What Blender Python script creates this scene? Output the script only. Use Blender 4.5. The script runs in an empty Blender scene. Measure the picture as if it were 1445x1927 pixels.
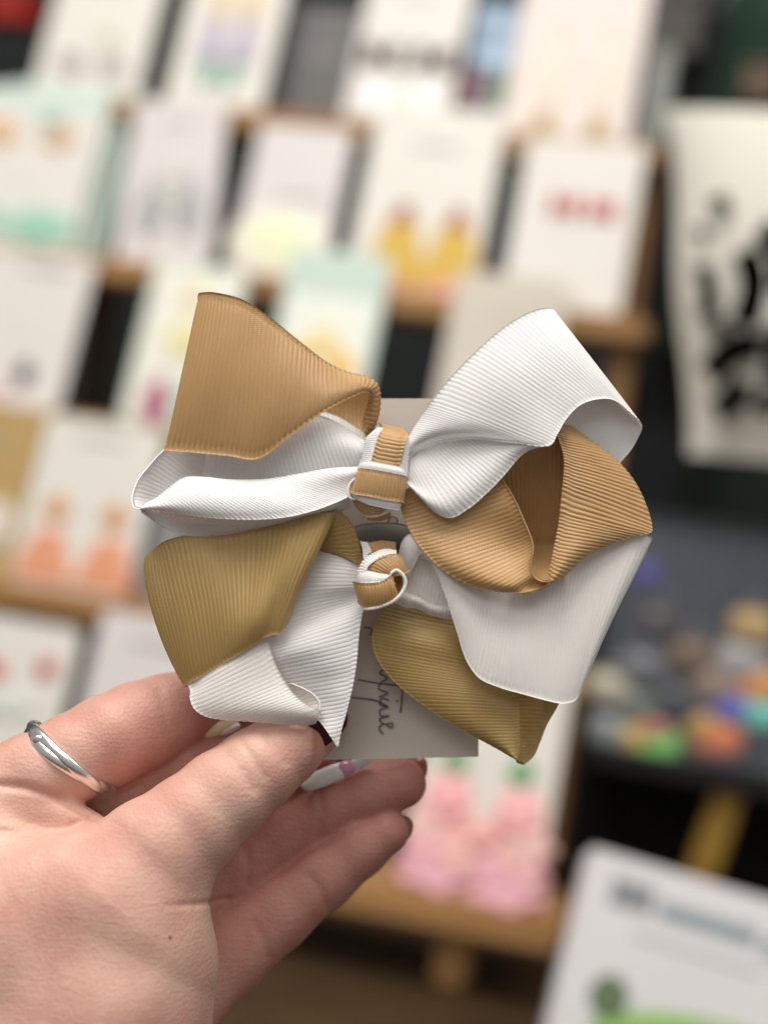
import bpy, math, random
import numpy as np
from mathutils import Matrix, Vector

random.seed(7)
SC = bpy.context.scene
COL = SC.collection

# ------------------------------------------------------------------ camera
FPX, DF = 2570.0, 0.257            # focal length in photo pixels, focus distance (m)
CX, CY = 722.5, 963.5
YAW, PITCH, ROLL = math.radians(12.0), math.radians(-4.0), math.radians(7.6)
cam_d = bpy.data.cameras.new('camera')
cam = bpy.data.objects.new('camera', cam_d)
COL.objects.link(cam)
SC.camera = cam
cam_d.sensor_fit = 'VERTICAL'
cam_d.sensor_height = 36.0
cam_d.sensor_width = 27.0
cam_d.lens = FPX / 1927.0 * 36.0
cam_d.clip_start = 0.01
cam_d.clip_end = 50.0
cam_d.dof.use_dof = True
cam_d.dof.focus_distance = DF + 0.0005
cam_d.dof.aperture_fstop = 5.6
CAM_LOC = Vector((0.0, 0.0, 1.28))
CAM_R = (Matrix.Rotation(YAW, 4, 'Z') @ Matrix.Rotation(math.pi / 2 + PITCH, 4, 'X')
         @ Matrix.Rotation(ROLL, 4, 'Z'))
CAM_M = Matrix.Translation(CAM_LOC) @ CAM_R
cam.matrix_world = CAM_M
CM = np.array(CAM_M)

# ------------------------------------------------------------------ light
world = bpy.data.worlds.new('World')
SC.world = world
world.use_nodes = True
bg = world.node_tree.nodes['Background']
bg.inputs[0].default_value = (1.0, 0.965, 0.93, 1)
bg.inputs[1].default_value = 0.33


def area(name, loc, target, size, power, col):
    l = bpy.data.lights.new(name, 'AREA')
    l.shape = 'RECTANGLE'
    l.size, l.size_y = size
    l.energy = power
    l.color = col
    o = bpy.data.objects.new(name, l)
    COL.objects.link(o)
    o.location = loc
    o.rotation_euler = (Vector(target) - Vector(loc)).to_track_quat('-Z', 'Y').to_euler()
    return o


area('ceiling_light', (-0.35, -0.08, 2.75), (0.0, 0.25, 1.25), (1.2, 0.7), 30, (1.0, 0.95, 0.89))
area('ceiling_light', (0.9, 0.0, 2.8), (0.1, 0.6, 1.2), (0.5, 0.9), 10, (1.0, 0.94, 0.87))
area('ceiling_light', (-0.4, -1.5, 2.7), (0.0, 0.5, 1.2), (1.8, 0.8), 12, (1.0, 0.96, 0.92))

SC.view_settings.view_transform = 'Standard'
SC.view_settings.look = 'None'
SC.view_settings.exposure = 0.0
SC.view_settings.gamma = 1.0


# ------------------------------------------------------------------ helpers
def unp(P):
    """photo pixel + depth offset towards the camera (0.1 mm units) -> world points"""
    P = np.asarray(P, float)
    z = DF - P[..., 2] * 1e-4
    x = (P[..., 0] - CX) / FPX * z
    y = -(P[..., 1] - CY) / FPX * z
    L = np.stack([x, y, -z], -1)
    return L @ CM[:3, :3].T + CM[:3, 3]


def ray(px, py):
    d = np.array([(px - CX) / FPX, -(py - CY) / FPX, -1.0])
    d = CM[:3, :3] @ d
    return d / d[1]                 # unit step in world Y


def at_y(px, py, Y):
    return CM[:3, 3] + ray(px, py) * Y


def raw_mesh(name, V, F, smooth=True):
    """V (n,3), F list of tuples or (m,4) array"""
    me = bpy.data.meshes.new(name)
    if isinstance(F, np.ndarray):
        n = len(F)
        k = F.shape[1]
        me.vertices.add(len(V))
        me.vertices.foreach_set('co', np.asarray(V, np.float32).ravel())
        me.loops.add(n * k)
        me.loops.foreach_set('vertex_index', F.astype(np.int32).ravel())
        me.polygons.add(n)
        me.polygons.foreach_set('loop_start', np.arange(0, n * k, k, dtype=np.int32))
        me.polygons.foreach_set('loop_total', np.full(n, k, np.int32))
        me.update(calc_edges=True)
    else:
        me.from_pydata([tuple(v) for v in V], [], F)
        me.update()
    me.validate()
    if smooth:
        me.polygons.foreach_set('use_smooth', np.ones(len(me.polygons), bool))
    return me


def link(name, me, mat, parent=None, loc=None):
    o = bpy.data.objects.new(name, me)
    COL.objects.link(o)
    if mat is not None and len(me.materials) == 0:
        me.materials.append(mat)
    if parent is not None:
        o.parent = parent
    if loc is not None:
        o.location = loc
    return o


def thing(name, label, cat, loc=(0, 0, 0), rot=(0, 0, 0), group=None):
    o = bpy.data.objects.new(name, None)
    o.empty_display_size = 0.01
    COL.objects.link(o)
    o.location = loc
    o.rotation_euler = rot
    tag(o, label, cat, group)
    return o


def tag(o, label, cat, group=None):
    o['label'] = label
    o['category'] = cat
    if group:
        o['group'] = group
    return o


def nodes(name):
    m = bpy.data.materials.new(name)
    m.use_nodes = True
    nt = m.node_tree
    b = nt.nodes['Principled BSDF']
    return m, nt, b


def simple(name, col, rough=0.6, metal=0.0, noise=0.0, scale=60.0, bump=0.0, **kw):
    m, nt, b = nodes(name)
    b.inputs['Base Color'].default_value = (*col, 1)
    b.inputs['Roughness'].default_value = rough
    b.inputs['Metallic'].default_value = metal
    for k, v in kw.items():
        b.inputs[k].default_value = v
    if noise or bump:
        tc = nt.nodes.new('ShaderNodeTexCoord')
        n = nt.nodes.new('ShaderNodeTexNoise')
        n.inputs['Scale'].default_value = scale
        n.inputs['Detail'].default_value = 4
        nt.links.new(tc.outputs['Object'], n.inputs['Vector'])
        if noise:
            mx = nt.nodes.new('ShaderNodeMix')
            mx.data_type = 'RGBA'
            mx.inputs['A'].default_value = (*[c * (1 - noise) for c in col], 1)
            mx.inputs['B'].default_value = (*[min(1, c * (1 + noise)) for c in col], 1)
            nt.links.new(n.outputs['Fac'], mx.inputs['Factor'])
            nt.links.new(mx.outputs['Result'], b.inputs['Base Color'])
        if bump:
            bp = nt.nodes.new('ShaderNodeBump')
            bp.inputs['Strength'].default_value = bump
            bp.inputs['Distance'].default_value = 0.001
            nt.links.new(n.outputs['Fac'], bp.inputs['Height'])
            nt.links.new(bp.outputs['Normal'], b.inputs['Normal'])
    return m


def wood(name, a, c):
    m, nt, b = nodes(name)
    tc = nt.nodes.new('ShaderNodeTexCoord')
    mp = nt.nodes.new('ShaderNodeMapping')
    mp.inputs['Scale'].default_value = (4, 40, 40)
    n = nt.nodes.new('ShaderNodeTexNoise')
    n.inputs['Scale'].default_value = 3
    n.inputs['Detail'].default_value = 6
    cr = nt.nodes.new('ShaderNodeValToRGB')
    cr.color_ramp.elements[0].position = 0.3
    cr.color_ramp.elements[0].color = (*a, 1)
    cr.color_ramp.elements[1].position = 0.7
    cr.color_ramp.elements[1].color = (*c, 1)
    nt.links.new(tc.outputs['Object'], mp.inputs['Vector'])
    nt.links.new(mp.outputs['Vector'], n.inputs['Vector'])
    nt.links.new(n.outputs['Fac'], cr.inputs['Fac'])
    nt.links.new(cr.outputs['Color'], b.inputs['Base Color'])
    b.inputs['Roughness'].default_value = 0.5
    return m


def ribbon_mat(name, col, rough, sheen, var):
    m, nt, b = nodes(name)
    tc = nt.nodes.new('ShaderNodeTexCoord')
    n = nt.nodes.new('ShaderNodeTexNoise')
    n.inputs['Scale'].default_value = 180
    n.inputs['Detail'].default_value = 5
    nt.links.new(tc.outputs['Object'], n.inputs['Vector'])
    mx = nt.nodes.new('ShaderNodeMix')
    mx.data_type = 'RGBA'
    mx.inputs['A'].default_value = (*[c * (1 - var) for c in col], 1)
    mx.inputs['B'].default_value = (*[min(0.9, c * (1 + var)) for c in col], 1)
    nt.links.new(n.outputs['Fac'], mx.inputs['Factor'])
    nt.links.new(mx.outputs['Result'], b.inputs['Base Color'])
    # twisted threads: fine ticks across every cord, from the ribbon's own uv
    uv = nt.nodes.new('ShaderNodeUVMap')
    uv.uv_map = 'UVMap'
    w = nt.nodes.new('ShaderNodeTexWave')
    w.wave_type = 'BANDS'
    w.bands_direction = 'DIAGONAL'
    w.inputs['Scale'].default_value = 0.9
    w.inputs['Distortion'].default_value = 1.5
    w.inputs['Detail'].default_value = 2
    nt.links.new(uv.outputs['UV'], w.inputs['Vector'])
    bp = nt.nodes.new('ShaderNodeBump')
    bp.inputs['Strength'].default_value = 0.35
    bp.inputs['Distance'].default_value = 0.0001
    nt.links.new(w.outputs['Fac'], bp.inputs['Height'])
    nt.links.new(bp.outputs['Normal'], b.inputs['Normal'])
    b.inputs['Roughness'].default_value = rough
    b.inputs['Sheen Weight'].default_value = sheen
    b.inputs['Sheen Roughness'].default_value = 0.4
    b.inputs['Specular IOR Level'].default_value = 0.5
    b.inputs['Subsurface Weight'].default_value = 0.25
    b.inputs['Subsurface Radius'].default_value = (1, 0.9, 0.8)
    b.inputs['Subsurface Scale'].default_value = 0.0006
    return m


TAN = ribbon_mat('tan_grosgrain', (0.50, 0.302, 0.126), 0.34, 0.15, 0.10)
GOLD = ribbon_mat('old_gold_grosgrain', (0.43, 0.288, 0.100), 0.34, 0.15, 0.10)
WHITE = ribbon_mat('white_grosgrain', (0.86, 0.85, 0.84), 0.46, 0.1, 0.03)
WARM = ribbon_mat('warm_white_grosgrain', (0.86, 0.835, 0.80), 0.46, 0.1, 0.03)


# ------------------------------------------------------------------ the ribbon builder
def hermite(S, t):
    """S (n,k,3) stations, t (m,) positions in the same parameter as chord length -> (m,k,3)"""
    mid = S.mean(1)
    full = np.linalg.norm(np.diff(S, axis=0), axis=2).mean(1)
    T = np.concatenate([[0], np.cumsum(np.maximum(full, 1e-3))])
    T /= T[-1]
    n = len(S)
    M = np.zeros_like(S)
    for i in range(n):
        if i == 0:
            M[i] = (S[1] - S[0]) / (T[1] - T[0])
        elif i == n - 1:
            M[i] = (S[-1] - S[-2]) / (T[-1] - T[-2])
        else:
            a = (S[i] - S[i - 1]) / (T[i] - T[i - 1])
            b = (S[i + 1] - S[i]) / (T[i + 1] - T[i])
            w = (T[i + 1] - T[i]) / (T[i + 1] - T[i - 1])
            M[i] = a * w + b * (1 - w)
    idx = np.clip(np.searchsorted(T, t, side='right') - 1, 0, n - 2)
    h = (T[idx + 1] - T[idx])
    s = ((t - T[idx]) / h)[:, None, None]
    h = h[:, None, None]
    return ((2 * s ** 3 - 3 * s ** 2 + 1) * S[idx] + (s ** 3 - 2 * s ** 2 + s) * h * M[idx]
            + (-2 * s ** 3 + 3 * s ** 2) * S[idx + 1] + (s ** 3 - s ** 2) * h * M[idx + 1])


def lagr(v):
    x = np.array([0, 1 / 3, 2 / 3, 1.0])
    out = []
    for i in range(4):
        p = np.ones_like(v)
        for j in range(4):
            if i != j:
                p = p * (v - x[j]) / (x[i] - x[j])
        out.append(p)
    return np.stack(out, 0)          # (4,m)


def station(st, bulge):
    """two end points (and an optional own bulge) or four points -> four rails"""
    if len(st) == 4 and len(st[0]) == 3 and not np.isscalar(st[-1]):
        return np.array(st, float)
    A, B = np.array(st[0], float), np.array(st[1], float)
    bl = st[2] if len(st) > 2 else bulge
    if np.isscalar(bl):
        bl = (bl, bl)
    P = [A, A + (B - A) / 3, A + (B - A) * 2 / 3, B]
    P[1] = P[1] + np.array([0, 0, bl[0]])
    P[2] = P[2] + np.array([0, 0, bl[1]])
    return np.array(P)


def ribbon(name, parent, mat, stations, bulge=8.0, pitch=8.0, amp=0.72, nv=22, thick=3.2, selv=7.0,
           sag=2.0, sides=(True, True), pleat=0.0, pleat_n=3.0, pleat_end=1, seed=None):
    S = np.stack([station(s, bulge) for s in stations])
    tt = np.linspace(0, 1, 200)
    mid = hermite(S, tt)[:, 1:3].mean(1)
    length = np.linalg.norm(np.diff(mid, axis=0), axis=1).sum()
    ribs = max(3, int(round(length / pitch)))
    # equal arc length along the middle rail
    arc = np.concatenate([[0], np.cumsum(np.linalg.norm(np.diff(mid, axis=0), axis=1))])
    nu = ribs * 8 + 1
    U = np.linspace(0, 1, nu)
    tu = np.interp(U * arc[-1], arc, tt)
    width = np.linalg.norm(S[:, 3] - S[:, 0], axis=1).mean()
    e = min(0.14, selv / max(width, 1))
    inner = np.linspace(e * 1.35, 1 - e * 1.35, nv)
    V = np.concatenate([[0, e * .5, e], inner, [1 - e, 1 - e * .5, 1]])
    R = hermite(S, tu)                                        # (nu,4,3)
    G = np.einsum('urc,rv->uvc', R, lagr(V))                  # (nu,nv,3)
    rs = np.random.RandomState(seed if seed is not None else abs(hash_name(name + str(stations[0]))) % 9999)
    ph = rs.rand(6) * 6.28
    du = (U * length)[:, None]
    dv = (V * width)[None, :]
    # soft undulation of real cloth
    und = sag * (np.sin(du / 47 + ph[0] + dv / 90) + 0.7 * np.sin(dv / 38 + ph[1] - du / 110)
                 + 0.4 * np.sin(du / 21 + dv / 33 + ph[2]))
    if pleat:
        fade = (U if pleat_end else 1 - U)[:, None] ** 1.5
        und = und + pleat * fade * np.sin(V[None, :] * math.pi * 2 * pleat_n + ph[3])
    und = und * np.minimum(1, np.minimum(du / 20, (length - du) / 20 + 0.2))
    dU = np.gradient(G, axis=0)
    dV = np.gradient(G, axis=1)
    N = np.cross(dU, dV)
    N /= np.maximum(np.linalg.norm(N, axis=2, keepdims=True), 1e-9)
    if N[..., 2].mean() < 0:
        N = -N
    ang = U[:, None] * ribs * math.pi + 0 * dv
    # ribs are not perfectly even: wander a little
    ang = ang + 0.45 * np.sin(dv / 30 + ph[4]) * np.sin(du / 60 + ph[5]) + 0.30 * np.sin(du / 17 + ph[2])
    cord = np.sqrt(np.abs(np.sin(ang)) + 0.02) * 1.15 - 0.8
    # keep cords from folding where the ribbon is pinched narrow
    loc = np.linalg.norm(dU, axis=2) * 8
    keep = np.clip(loc / pitch, 0.15, 1.0)
    edge = np.zeros_like(V)
    if sides[0]:
        edge = np.maximum(edge, (V <= e * 1.01).astype(float))
    if sides[1]:
        edge = np.maximum(edge, (V >= 1 - e * 1.01).astype(float))
    edge = edge[None, :]
    stitch = 0.25 + 1.1 * np.abs(np.sin(ang * 1.0 + 0.8)) - 1.2 * (np.abs(V - e) < 1e-6) - 1.2 * (np.abs(V - 1 + e) < 1e-6)
    # every cord a little different in height, thread by thread
    rv = 0.72 + 0.56 * rs.rand(ribs + 2, 4)
    per = rv[np.clip((ang / math.pi).astype(int), 0, ribs + 1), (np.clip(V * 3.99, 0, 3.99).astype(int))[None, :] + 0 * ang.astype(int)]
    keep = keep * per
    H = amp * keep * (cord * (1 - edge) + stitch * edge)
    Fp = G + N * (H + und)[..., None]
    Bp = G + N * (und - thick)[..., None]
    nvv = len(V)
    P = np.concatenate([Fp.reshape(-1, 3), Bp.reshape(-1, 3)])
    W = unp(P)
    i = np.arange(nu - 1)[:, None] * nvv + np.arange(nvv - 1)[None, :]
    f1 = np.stack([i, i + 1, i + 1 + nvv, i + nvv], -1).reshape(-1, 4)
    off = nu * nvv
    f2 = (f1 + off)[:, ::-1]
    rows = np.arange(nu - 1)
    cols = np.arange(nvv - 1)

    def wall(a, b):
        return np.stack([a, b, b + off, a + off], -1)
    w1 = wall(rows * nvv + nvv, rows * nvv)
    w2 = wall(rows * nvv + nvv - 1, rows * nvv + 2 * nvv - 1)
    w3 = wall(cols, cols + 1)
    w4 = wall((nu - 1) * nvv + cols + 1, (nu - 1) * nvv + cols)
    F = np.concatenate([f1, f2, w1, w2, w3, w4])
    org = np.array(parent.location)
    me = raw_mesh(name, W - org, F)
    # uv in cord units
    uvl = me.uv_layers.new(name='UVMap')
    uu = np.repeat(U * ribs, nvv)
    vv = np.tile(V * width / 3.0, nu)
    uvp = np.stack([np.tile(uu, 2), np.tile(vv, 2)], -1)
    li = np.zeros(len(me.loops), np.int32)
    me.loops.foreach_get('vertex_index', li)
    uvl.data.foreach_set('uv', uvp[li].astype(np.float32).ravel())
    return link(name, me, mat, parent)


def hash_name(s):
    h = 0
    for c in s:
        h = (h * 31 + ord(c)) & 0x7fffffff
    return h


def tube(name, parent, mat, pts, rad, ns=10, sub=6, org=None, conv=unp, flat=1.0):
    """a swept cord through photo points (x,y,d)"""
    P = np.array(pts, float)[:, None, :]
    t = np.linspace(0, 1, (len(pts) - 1) * sub + 1)
    C = hermite(np.repeat(P, 2, 1), t)[:, 0]
    T = np.gradient(C, axis=0)
    T /= np.linalg.norm(T, axis=1, keepdims=True)
    up = np.array([0, 0, 1.0])
    A = np.cross(T, up)
    A /= np.maximum(np.linalg.norm(A, axis=1, keepdims=True), 1e-6)
    B = np.cross(A, T)
    a = np.linspace(0, 2 * math.pi, ns, endpoint=False)
    R = np.broadcast_to(np.asarray(rad, float), (len(C),)) if np.isscalar(rad) else np.interp(
        t, np.linspace(0, 1, len(rad)), rad)
    ring = C[:, None] + R[:, None, None] * (np.cos(a)[None, :, None] * A[:, None]
                                           + flat * np.sin(a)[None, :, None] * B[:, None])
    n = len(C)
    V = conv(ring.reshape(-1, 3))
    i = np.arange(n - 1)[:, None] * ns
    j = np.arange(ns)[None, :]
    k = (j + 1) % ns
    F = np.stack([i + j, i + k, i + k + ns, i + j + ns], -1).reshape(-1, 4)
    V2 = np.concatenate([V, conv(C[[0, -1]])])
    fl = [tuple(f) for f in F]
    for q in range(ns):
        fl.append((n * ns, (q + 1) % ns, q))
        fl.append((n * ns + 1, (n - 1) * ns + q, (n - 1) * ns + (q + 1) % ns))
    o = np.array(parent.location) if org is None else np.array(org)
    return link(name, raw_mesh(name, V2 - o, fl), mat, parent)


def blob_mesh(name, c, ax, n=24, m=14, power=(1, 1, 1)):
    """ellipsoid: centre c and three half axes (vectors), world units"""
    V, F = [], []
    c = np.array(c)
    ax = np.array(ax)
    for i in range(m + 1):
        th = math.pi * i / m
        for j in range(n):
            p = 2 * math.pi * j / n
            s = np.array([math.sin(th) * math.cos(p), math.sin(th) * math.sin(p), math.cos(th)])
            s = np.sign(s) * np.abs(s) ** np.array(power)
            V.append(c + s @ ax)
    for i in range(m):
        for j in range(n):
            k = (j + 1) % n
            F.append((i * n + j, i * n + k, (i + 1) * n + k, (i + 1) * n + j))
    return V, F


# ================================================================== BACKGROUND SETTING
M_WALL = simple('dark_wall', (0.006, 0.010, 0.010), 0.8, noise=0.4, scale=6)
M_WOOD = wood('shelf_wood', (0.30, 0.155, 0.055), (0.46, 0.26, 0.10))
M_DARKWOOD = wood('table_wood', (0.035, 0.020, 0.009), (0.075, 0.042, 0.017))
M_CARD = simple('white_card', (0.66, 0.64, 0.60), 0.55, noise=0.03, scale=30)
M_CREAM = simple('cream_card', (0.68, 0.665, 0.61), 0.55, noise=0.03, scale=30)
M_MINT = simple('mint_card', (0.50, 0.62, 0.55), 0.55, noise=0.04, scale=30)
M_LILAC = simple('lilac_card', (0.64, 0.605, 0.60), 0.55, noise=0.03, scale=30)
M_PLAIN = simple('plain_pouch', (0.55, 0.51, 0.43), 0.6, noise=0.05, scale=30)
M_GREY = simple('grey_card', (0.25, 0.25, 0.25), 0.6, noise=0.1, scale=30)
CACHE = {}


def colm(c, rough=0.45):
    c = tuple(x ** 1.18 for x in c)
    k = (tuple(round(x, 3) for x in c), rough)
    if k not in CACHE:
        CACHE[k] = simple('enamel_%d' % len(CACHE), c, rough, noise=0.12, scale=90)
    return CACHE[k]


def box_obj(name, parent, mat, lo, hi, bev=0.0015):
    import bmesh
    bm = bmesh.new()
    bmesh.ops.create_cube(bm, size=1.0)
    lo, hi = np.array(lo), np.array(hi)
    for v in bm.verts:
        v.co = Vector((lo + hi) / 2 + np.array(v.co) * (hi - lo))
    if bev:
        bmesh.ops.bevel(bm, geom=bm.edges[:], offset=bev, segments=2, affect='EDGES')
    me = bpy.data.meshes.new(name)
    bm.to_mesh(me)
    bm.free()
    return link(name, me, mat, parent)


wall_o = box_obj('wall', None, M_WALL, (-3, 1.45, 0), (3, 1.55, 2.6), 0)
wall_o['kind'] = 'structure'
floor_o = box_obj('floor', None, simple('shop_floor', (0.05, 0.04, 0.03), 0.5, noise=0.2, scale=5), (-3, -3, -0.05), (3, 1.45, 0), 0)
floor_o['kind'] = 'structure'

# -------- the tiered wooden rack
ROW_Y = [0.955, 0.90, 0.845, 0.785, 0.715]
ROW_PX = [232, 545, 862, 1212, 1662]                 # where the cards' feet line crosses x=722
ROW_Z = [at_y(722, p, y)[2] for p, y in zip(ROW_PX, ROW_Y)]
ROW_R = [at_y(px, py, y)[0] for (px, py), y in zip([(1246, 262), (1222, 600), (1150, 900), (1092, 1290), (1062, 1716)], ROW_Y)]
base_z = at_y(850, 1850, 0.73)[2]
rack = thing('display_rack', 'tiered wooden display rack holding rows of earring cards', 'rack', (0, 0.8, base_z))
RO = np.array([0, 0.8, base_z])
TH = 0.017
for k in range(5):
    box_obj('shelf', rack, M_WOOD, np.array([-0.62, ROW_Y[k] - 0.012, ROW_Z[k] - TH]) - RO,
            np.array([ROW_R[k], ROW_Y[k] + 0.05, ROW_Z[k]]) - RO, 0.003)
for k in range(4):                                   # right hand side boards, stepping with the tiers
    x = min(ROW_R[k], ROW_R[k + 1]) - 0.001
    box_obj('side_board', rack, M_WOOD, np.array([x - 0.014, ROW_Y[k] + 0.012, ROW_Z[k + 1] + 0.0005]) - RO,
            np.array([x, ROW_Y[k] + 0.045, ROW_Z[k] - TH - 0.0005]) - RO, 0.002)
lx = at_y(855, 1790, ROW_Y[4] + 0.015)[0]
for x in (lx, lx - 0.42):
    box_obj('leg', rack, M_WOOD, np.array([x - 0.010, ROW_Y[4] + 0.005, base_z]) - RO,
            np.array([x + 0.010, ROW_Y[4] + 0.03, ROW_Z[4] - TH]) - RO, 0.003)
for x in (lx - 0.05, lx - 0.38):
    box_obj('back_leg', rack, M_DARKWOOD, np.array([x - 0.010, ROW_Y[0] + 0.052, base_z]) - RO,
            np.array([x + 0.010, ROW_Y[0] + 0.072, ROW_Z[0] + 0.05]) - RO, 0.003)
table = thing('display_table', 'dark brown wooden table under the tiered rack', 'table', (0, 0.85, base_z))
box_obj('table_top', table, M_DARKWOOD, (-1.2, -0.45, -0.03), (1.1, 0.5, -0.0005), 0.004)
for sx in (-1.15, 1.05):
    for sy in (-0.42, 0.46):
        box_obj('leg', table, M_DARKWOOD, (sx - 0.025, sy - 0.025, -base_z), (sx + 0.025, sy + 0.025, -0.03), 0.003)


# -------- earring shapes: solid little plaques with a domed front, in card space (x right, z up, y back)
def outline(kind, w, h, n=28):
    a = np.linspace(0, 2 * math.pi, n, endpoint=False)
    if kind == 'disc':
        return np.stack([np.cos(a) * w / 2, np.sin(a) * h / 2], -1)
    if kind == 'drop':
        r = 0.5 * (1 - 0.75 * np.clip(np.sin(a), 0, 1) ** 0.9)
        return np.stack([np.cos(a) * w * r, np.sin(a) * h / 2], -1)
    if kind == 'flower':
        r = 0.5 * (0.82 + 0.18 * np.cos(5 * a))
        return np.stack([np.cos(a) * w * r, np.sin(a) * h * r], -1)
    if kind == 'skirt':                # narrow top, wide scalloped hem
        x = np.linspace(-.5, .5, 13)
        hem = np.stack([x * w, -h / 2 + 0.05 * h * np.abs(np.sin(x * math.pi * 3))], -1)
        top = np.array([[0.22 * w, h / 2], [0, h / 2 * 1.04], [-0.22 * w, h / 2]])
        return np.concatenate([hem, top])
    if kind == 'bow':
        return np.array([[0, .12], [.28, .5], [.5, .42], [.5, -.42], [.28, -.5], [0, -.12], [-.28, -.5], [-.5, -.42],
                         [-.5, .42], [-.28, .5]]) * np.array([w, h])
    return np.array([[-.5, -.5], [.5, -.5], [.5, .5], [-.5, .5]]) * np.array([w, h])


def plaque(name, parent, mat, kind, x, z, w, h, y=-0.0012, t=0.0022):
    O = outline(kind, w, h)
    n = len(O)
    V = [(x + p[0], y, z + p[1]) for p in O] + [(x + p[0] * .96, y - t * .7, z + p[1] * .96) for p in O] + \
        [(x + p[0] * .75, y - t, z + p[1] * .75) for p in O] + [(x, y - t, z), (x, y, z)]
    F = []
    for i in range(n):
        j = (i + 1) % n
        F += [(i, j, n + j, n + i), (n + i, n + j, 2 * n + j, 2 * n + i), (2 * n + i, 2 * n + j, 3 * n), (j, i, 3 * n + 1)]
    return link(name, raw_mesh(name, V, F, smooth=False), mat, parent)


def card_thing(name, label, cat, row, x0, x1, ytop, mat, items=(), lean=17.0, tilt=0.0, dy=0.0, group='earring cards on the rack',
               ybot=None, thick=0.0009, rnd=0.003, part='backing_card'):
    """x0,x1: photo extent at the foot, ytop: photo height of its top edge; stands on the shelf of its row"""
    Y = ROW_Y[row] + 0.004 + dy
    z0 = ROW_Z[row]
    # foot point: where the middle column meets shelf height at this Y
    cx = (x0 + x1) / 2
    lo, hi = 0, 2600
    p = None
    for py in range(-200, 2600, 4):
        q = at_y(cx, py, Y)
        if q[2] <= z0:
            p = q
            break
    w = abs(at_y(x1, py, Y)[0] - at_y(x0, py, Y)[0])
    la = math.radians(lean)
    # height along the leaning card until it reaches ytop
    h = 0.03
    Minv = np.linalg.inv(CM)
    while h < 0.6:
        t = np.array([p[0], Y + h * math.sin(la), z0 + h * math.cos(la), 1])
        c = Minv @ t
        if CY - c[1] / -c[2] * FPX <= ytop:
            break
        h += 0.001
    e = thing(name, label, cat, (p[0], Y, z0), (-la, math.radians(tilt), 0), group)
    import bmesh
    bm = bmesh.new()
    bmesh.ops.create_cube(bm, size=1)
    for v in bm.verts:
        v.co = Vector((v.co.x * w, (v.co.y + .5) * thick, (v.co.z + .5) * h))
    ed = [g for g in bm.edges if abs(g.verts[0].co.y - g.verts[1].co.y) > 1e-6]
    bmesh.ops.bevel(bm, geom=ed, offset=rnd, segments=4, affect='EDGES')
    me = bpy.data.meshes.new(part)
    bm.to_mesh(me)
    bm.free()
    link(part, me, mat, e)
    for it in items:
        nm, kind, fx, fz, fw, fh, c = it[:7]
        yy = it[7] if len(it) > 7 else -0.0002
        tt = it[8] if len(it) > 8 else 0.0022
        plaque(nm, e, colm(c), kind, fx * w, fz * h, fw * w, fh * h, yy, tt)
    return e


ER = 'earring'
PM = 'printed_mark'
GREYP = (0.36, 0.35, 0.34)


def pr(fx, fz, fw, fh, c=GREYP):
    return (PM, 'rect', fx, fz, fw, fh, c, -0.0001, 0.0002)


# row 0
card_thing('earring_card', 'white card with small grey and green flower charms on the top shelf', 'earring card', 0, 55, 255, -60, M_CREAM,
           [(ER, 'flower', -.18, .25, .3, .22, (0.45, 0.40, 0.38)), (ER, 'flower', .2, .25, .3, .22, (0.45, 0.40, 0.38)),
            (ER, 'disc', .1, .45, .14, .08, (0.45, 0.55, 0.30)), pr(0, .85, .4, .02)])
card_thing('earring_card', 'pale card with tan, purple and green tassel earrings on the top shelf', 'earring card', 0, 305, 490, -70, M_CREAM,
           [(ER, 'rect', -.15, .72, .2, .22, (0.70, 0.55, 0.36)), (ER, 'rect', .17, .72, .2, .22, (0.70, 0.55, 0.36)),
            (ER, 'skirt', -.15, .45, .28, .32, (0.42, 0.38, 0.50)), (ER, 'skirt', .17, .45, .28, .32, (0.42, 0.38, 0.50)),
            (ER, 'disc', -.12, .22, .2, .16, (0.22, 0.45, 0.34)), (ER, 'disc', .12, .22, .2, .16, (0.22, 0.45, 0.34))])
card_thing('earring_card', 'white card with dark brown bow earrings and white pendants', 'earring card', 0, 640, 840, -40, M_CARD,
           [(ER, 'bow', -.25, .45, .4, .2, (0.07, 0.030, 0.018)), (ER, 'bow', .25, .45, .4, .2, (0.07, 0.030, 0.018)),
            (ER, 'disc', -.22, .16, .34, .26, (0.80, 0.80, 0.80)), (ER, 'disc', .24, .16, .34, .26, (0.80, 0.80, 0.80)),
            pr(0, .85, .4, .02)])
card_thing('earring_card', 'tall pink white card with two long gold tipped earrings', 'earring card', 0, 935, 1180, -120,
           simple('blush_card', (0.68, 0.61, 0.57), 0.55, noise=0.03, scale=30),
           [(ER, 'drop', -.16, .36, .16, .5, (0.74, 0.66, 0.55)), (ER, 'drop', .26, .36, .16, .5, (0.74, 0.66, 0.55)),
            (ER, 'drop', -.17, .06, .18, .15, (0.40, 0.27, 0.05)), (ER, 'drop', .25, .06, .18, .15, (0.40, 0.27, 0.05)),
            pr(.05, .78, .3, .03)])
# colourful things behind the top shelf
for k, (x0, x1, yt, c, lab) in enumerate([
        (500, 640, 15, (0.10, 0.095, 0.095), 'dark grey pouch at the back of the top shelf'),
        (850, 940, 10, (0.30, 0.42, 0.55), 'pale blue packet behind the top shelf cards'),
        (840, 895, 120, (0.33, 0.14, 0.18), 'dusky pink packet beside the brown bow earrings'),
        (900, 950, 130, (0.14, 0.22, 0.12), 'small green packet beside the tall pink white card'),
        (1195, 1240, 90, (0.20, 0.22, 0.20), 'grey green packet at the open end of the top shelf')]):
    card_thing('packet', lab, 'packet', 0, x0, x1, yt, colm(c), [pr(0, .6, .6, .1, tuple(min(1, q * 1.6) for q in c))], lean=14, dy=0.03,
               group='packets behind the top shelf cards', thick=0.008, part='packet_body')
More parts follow.
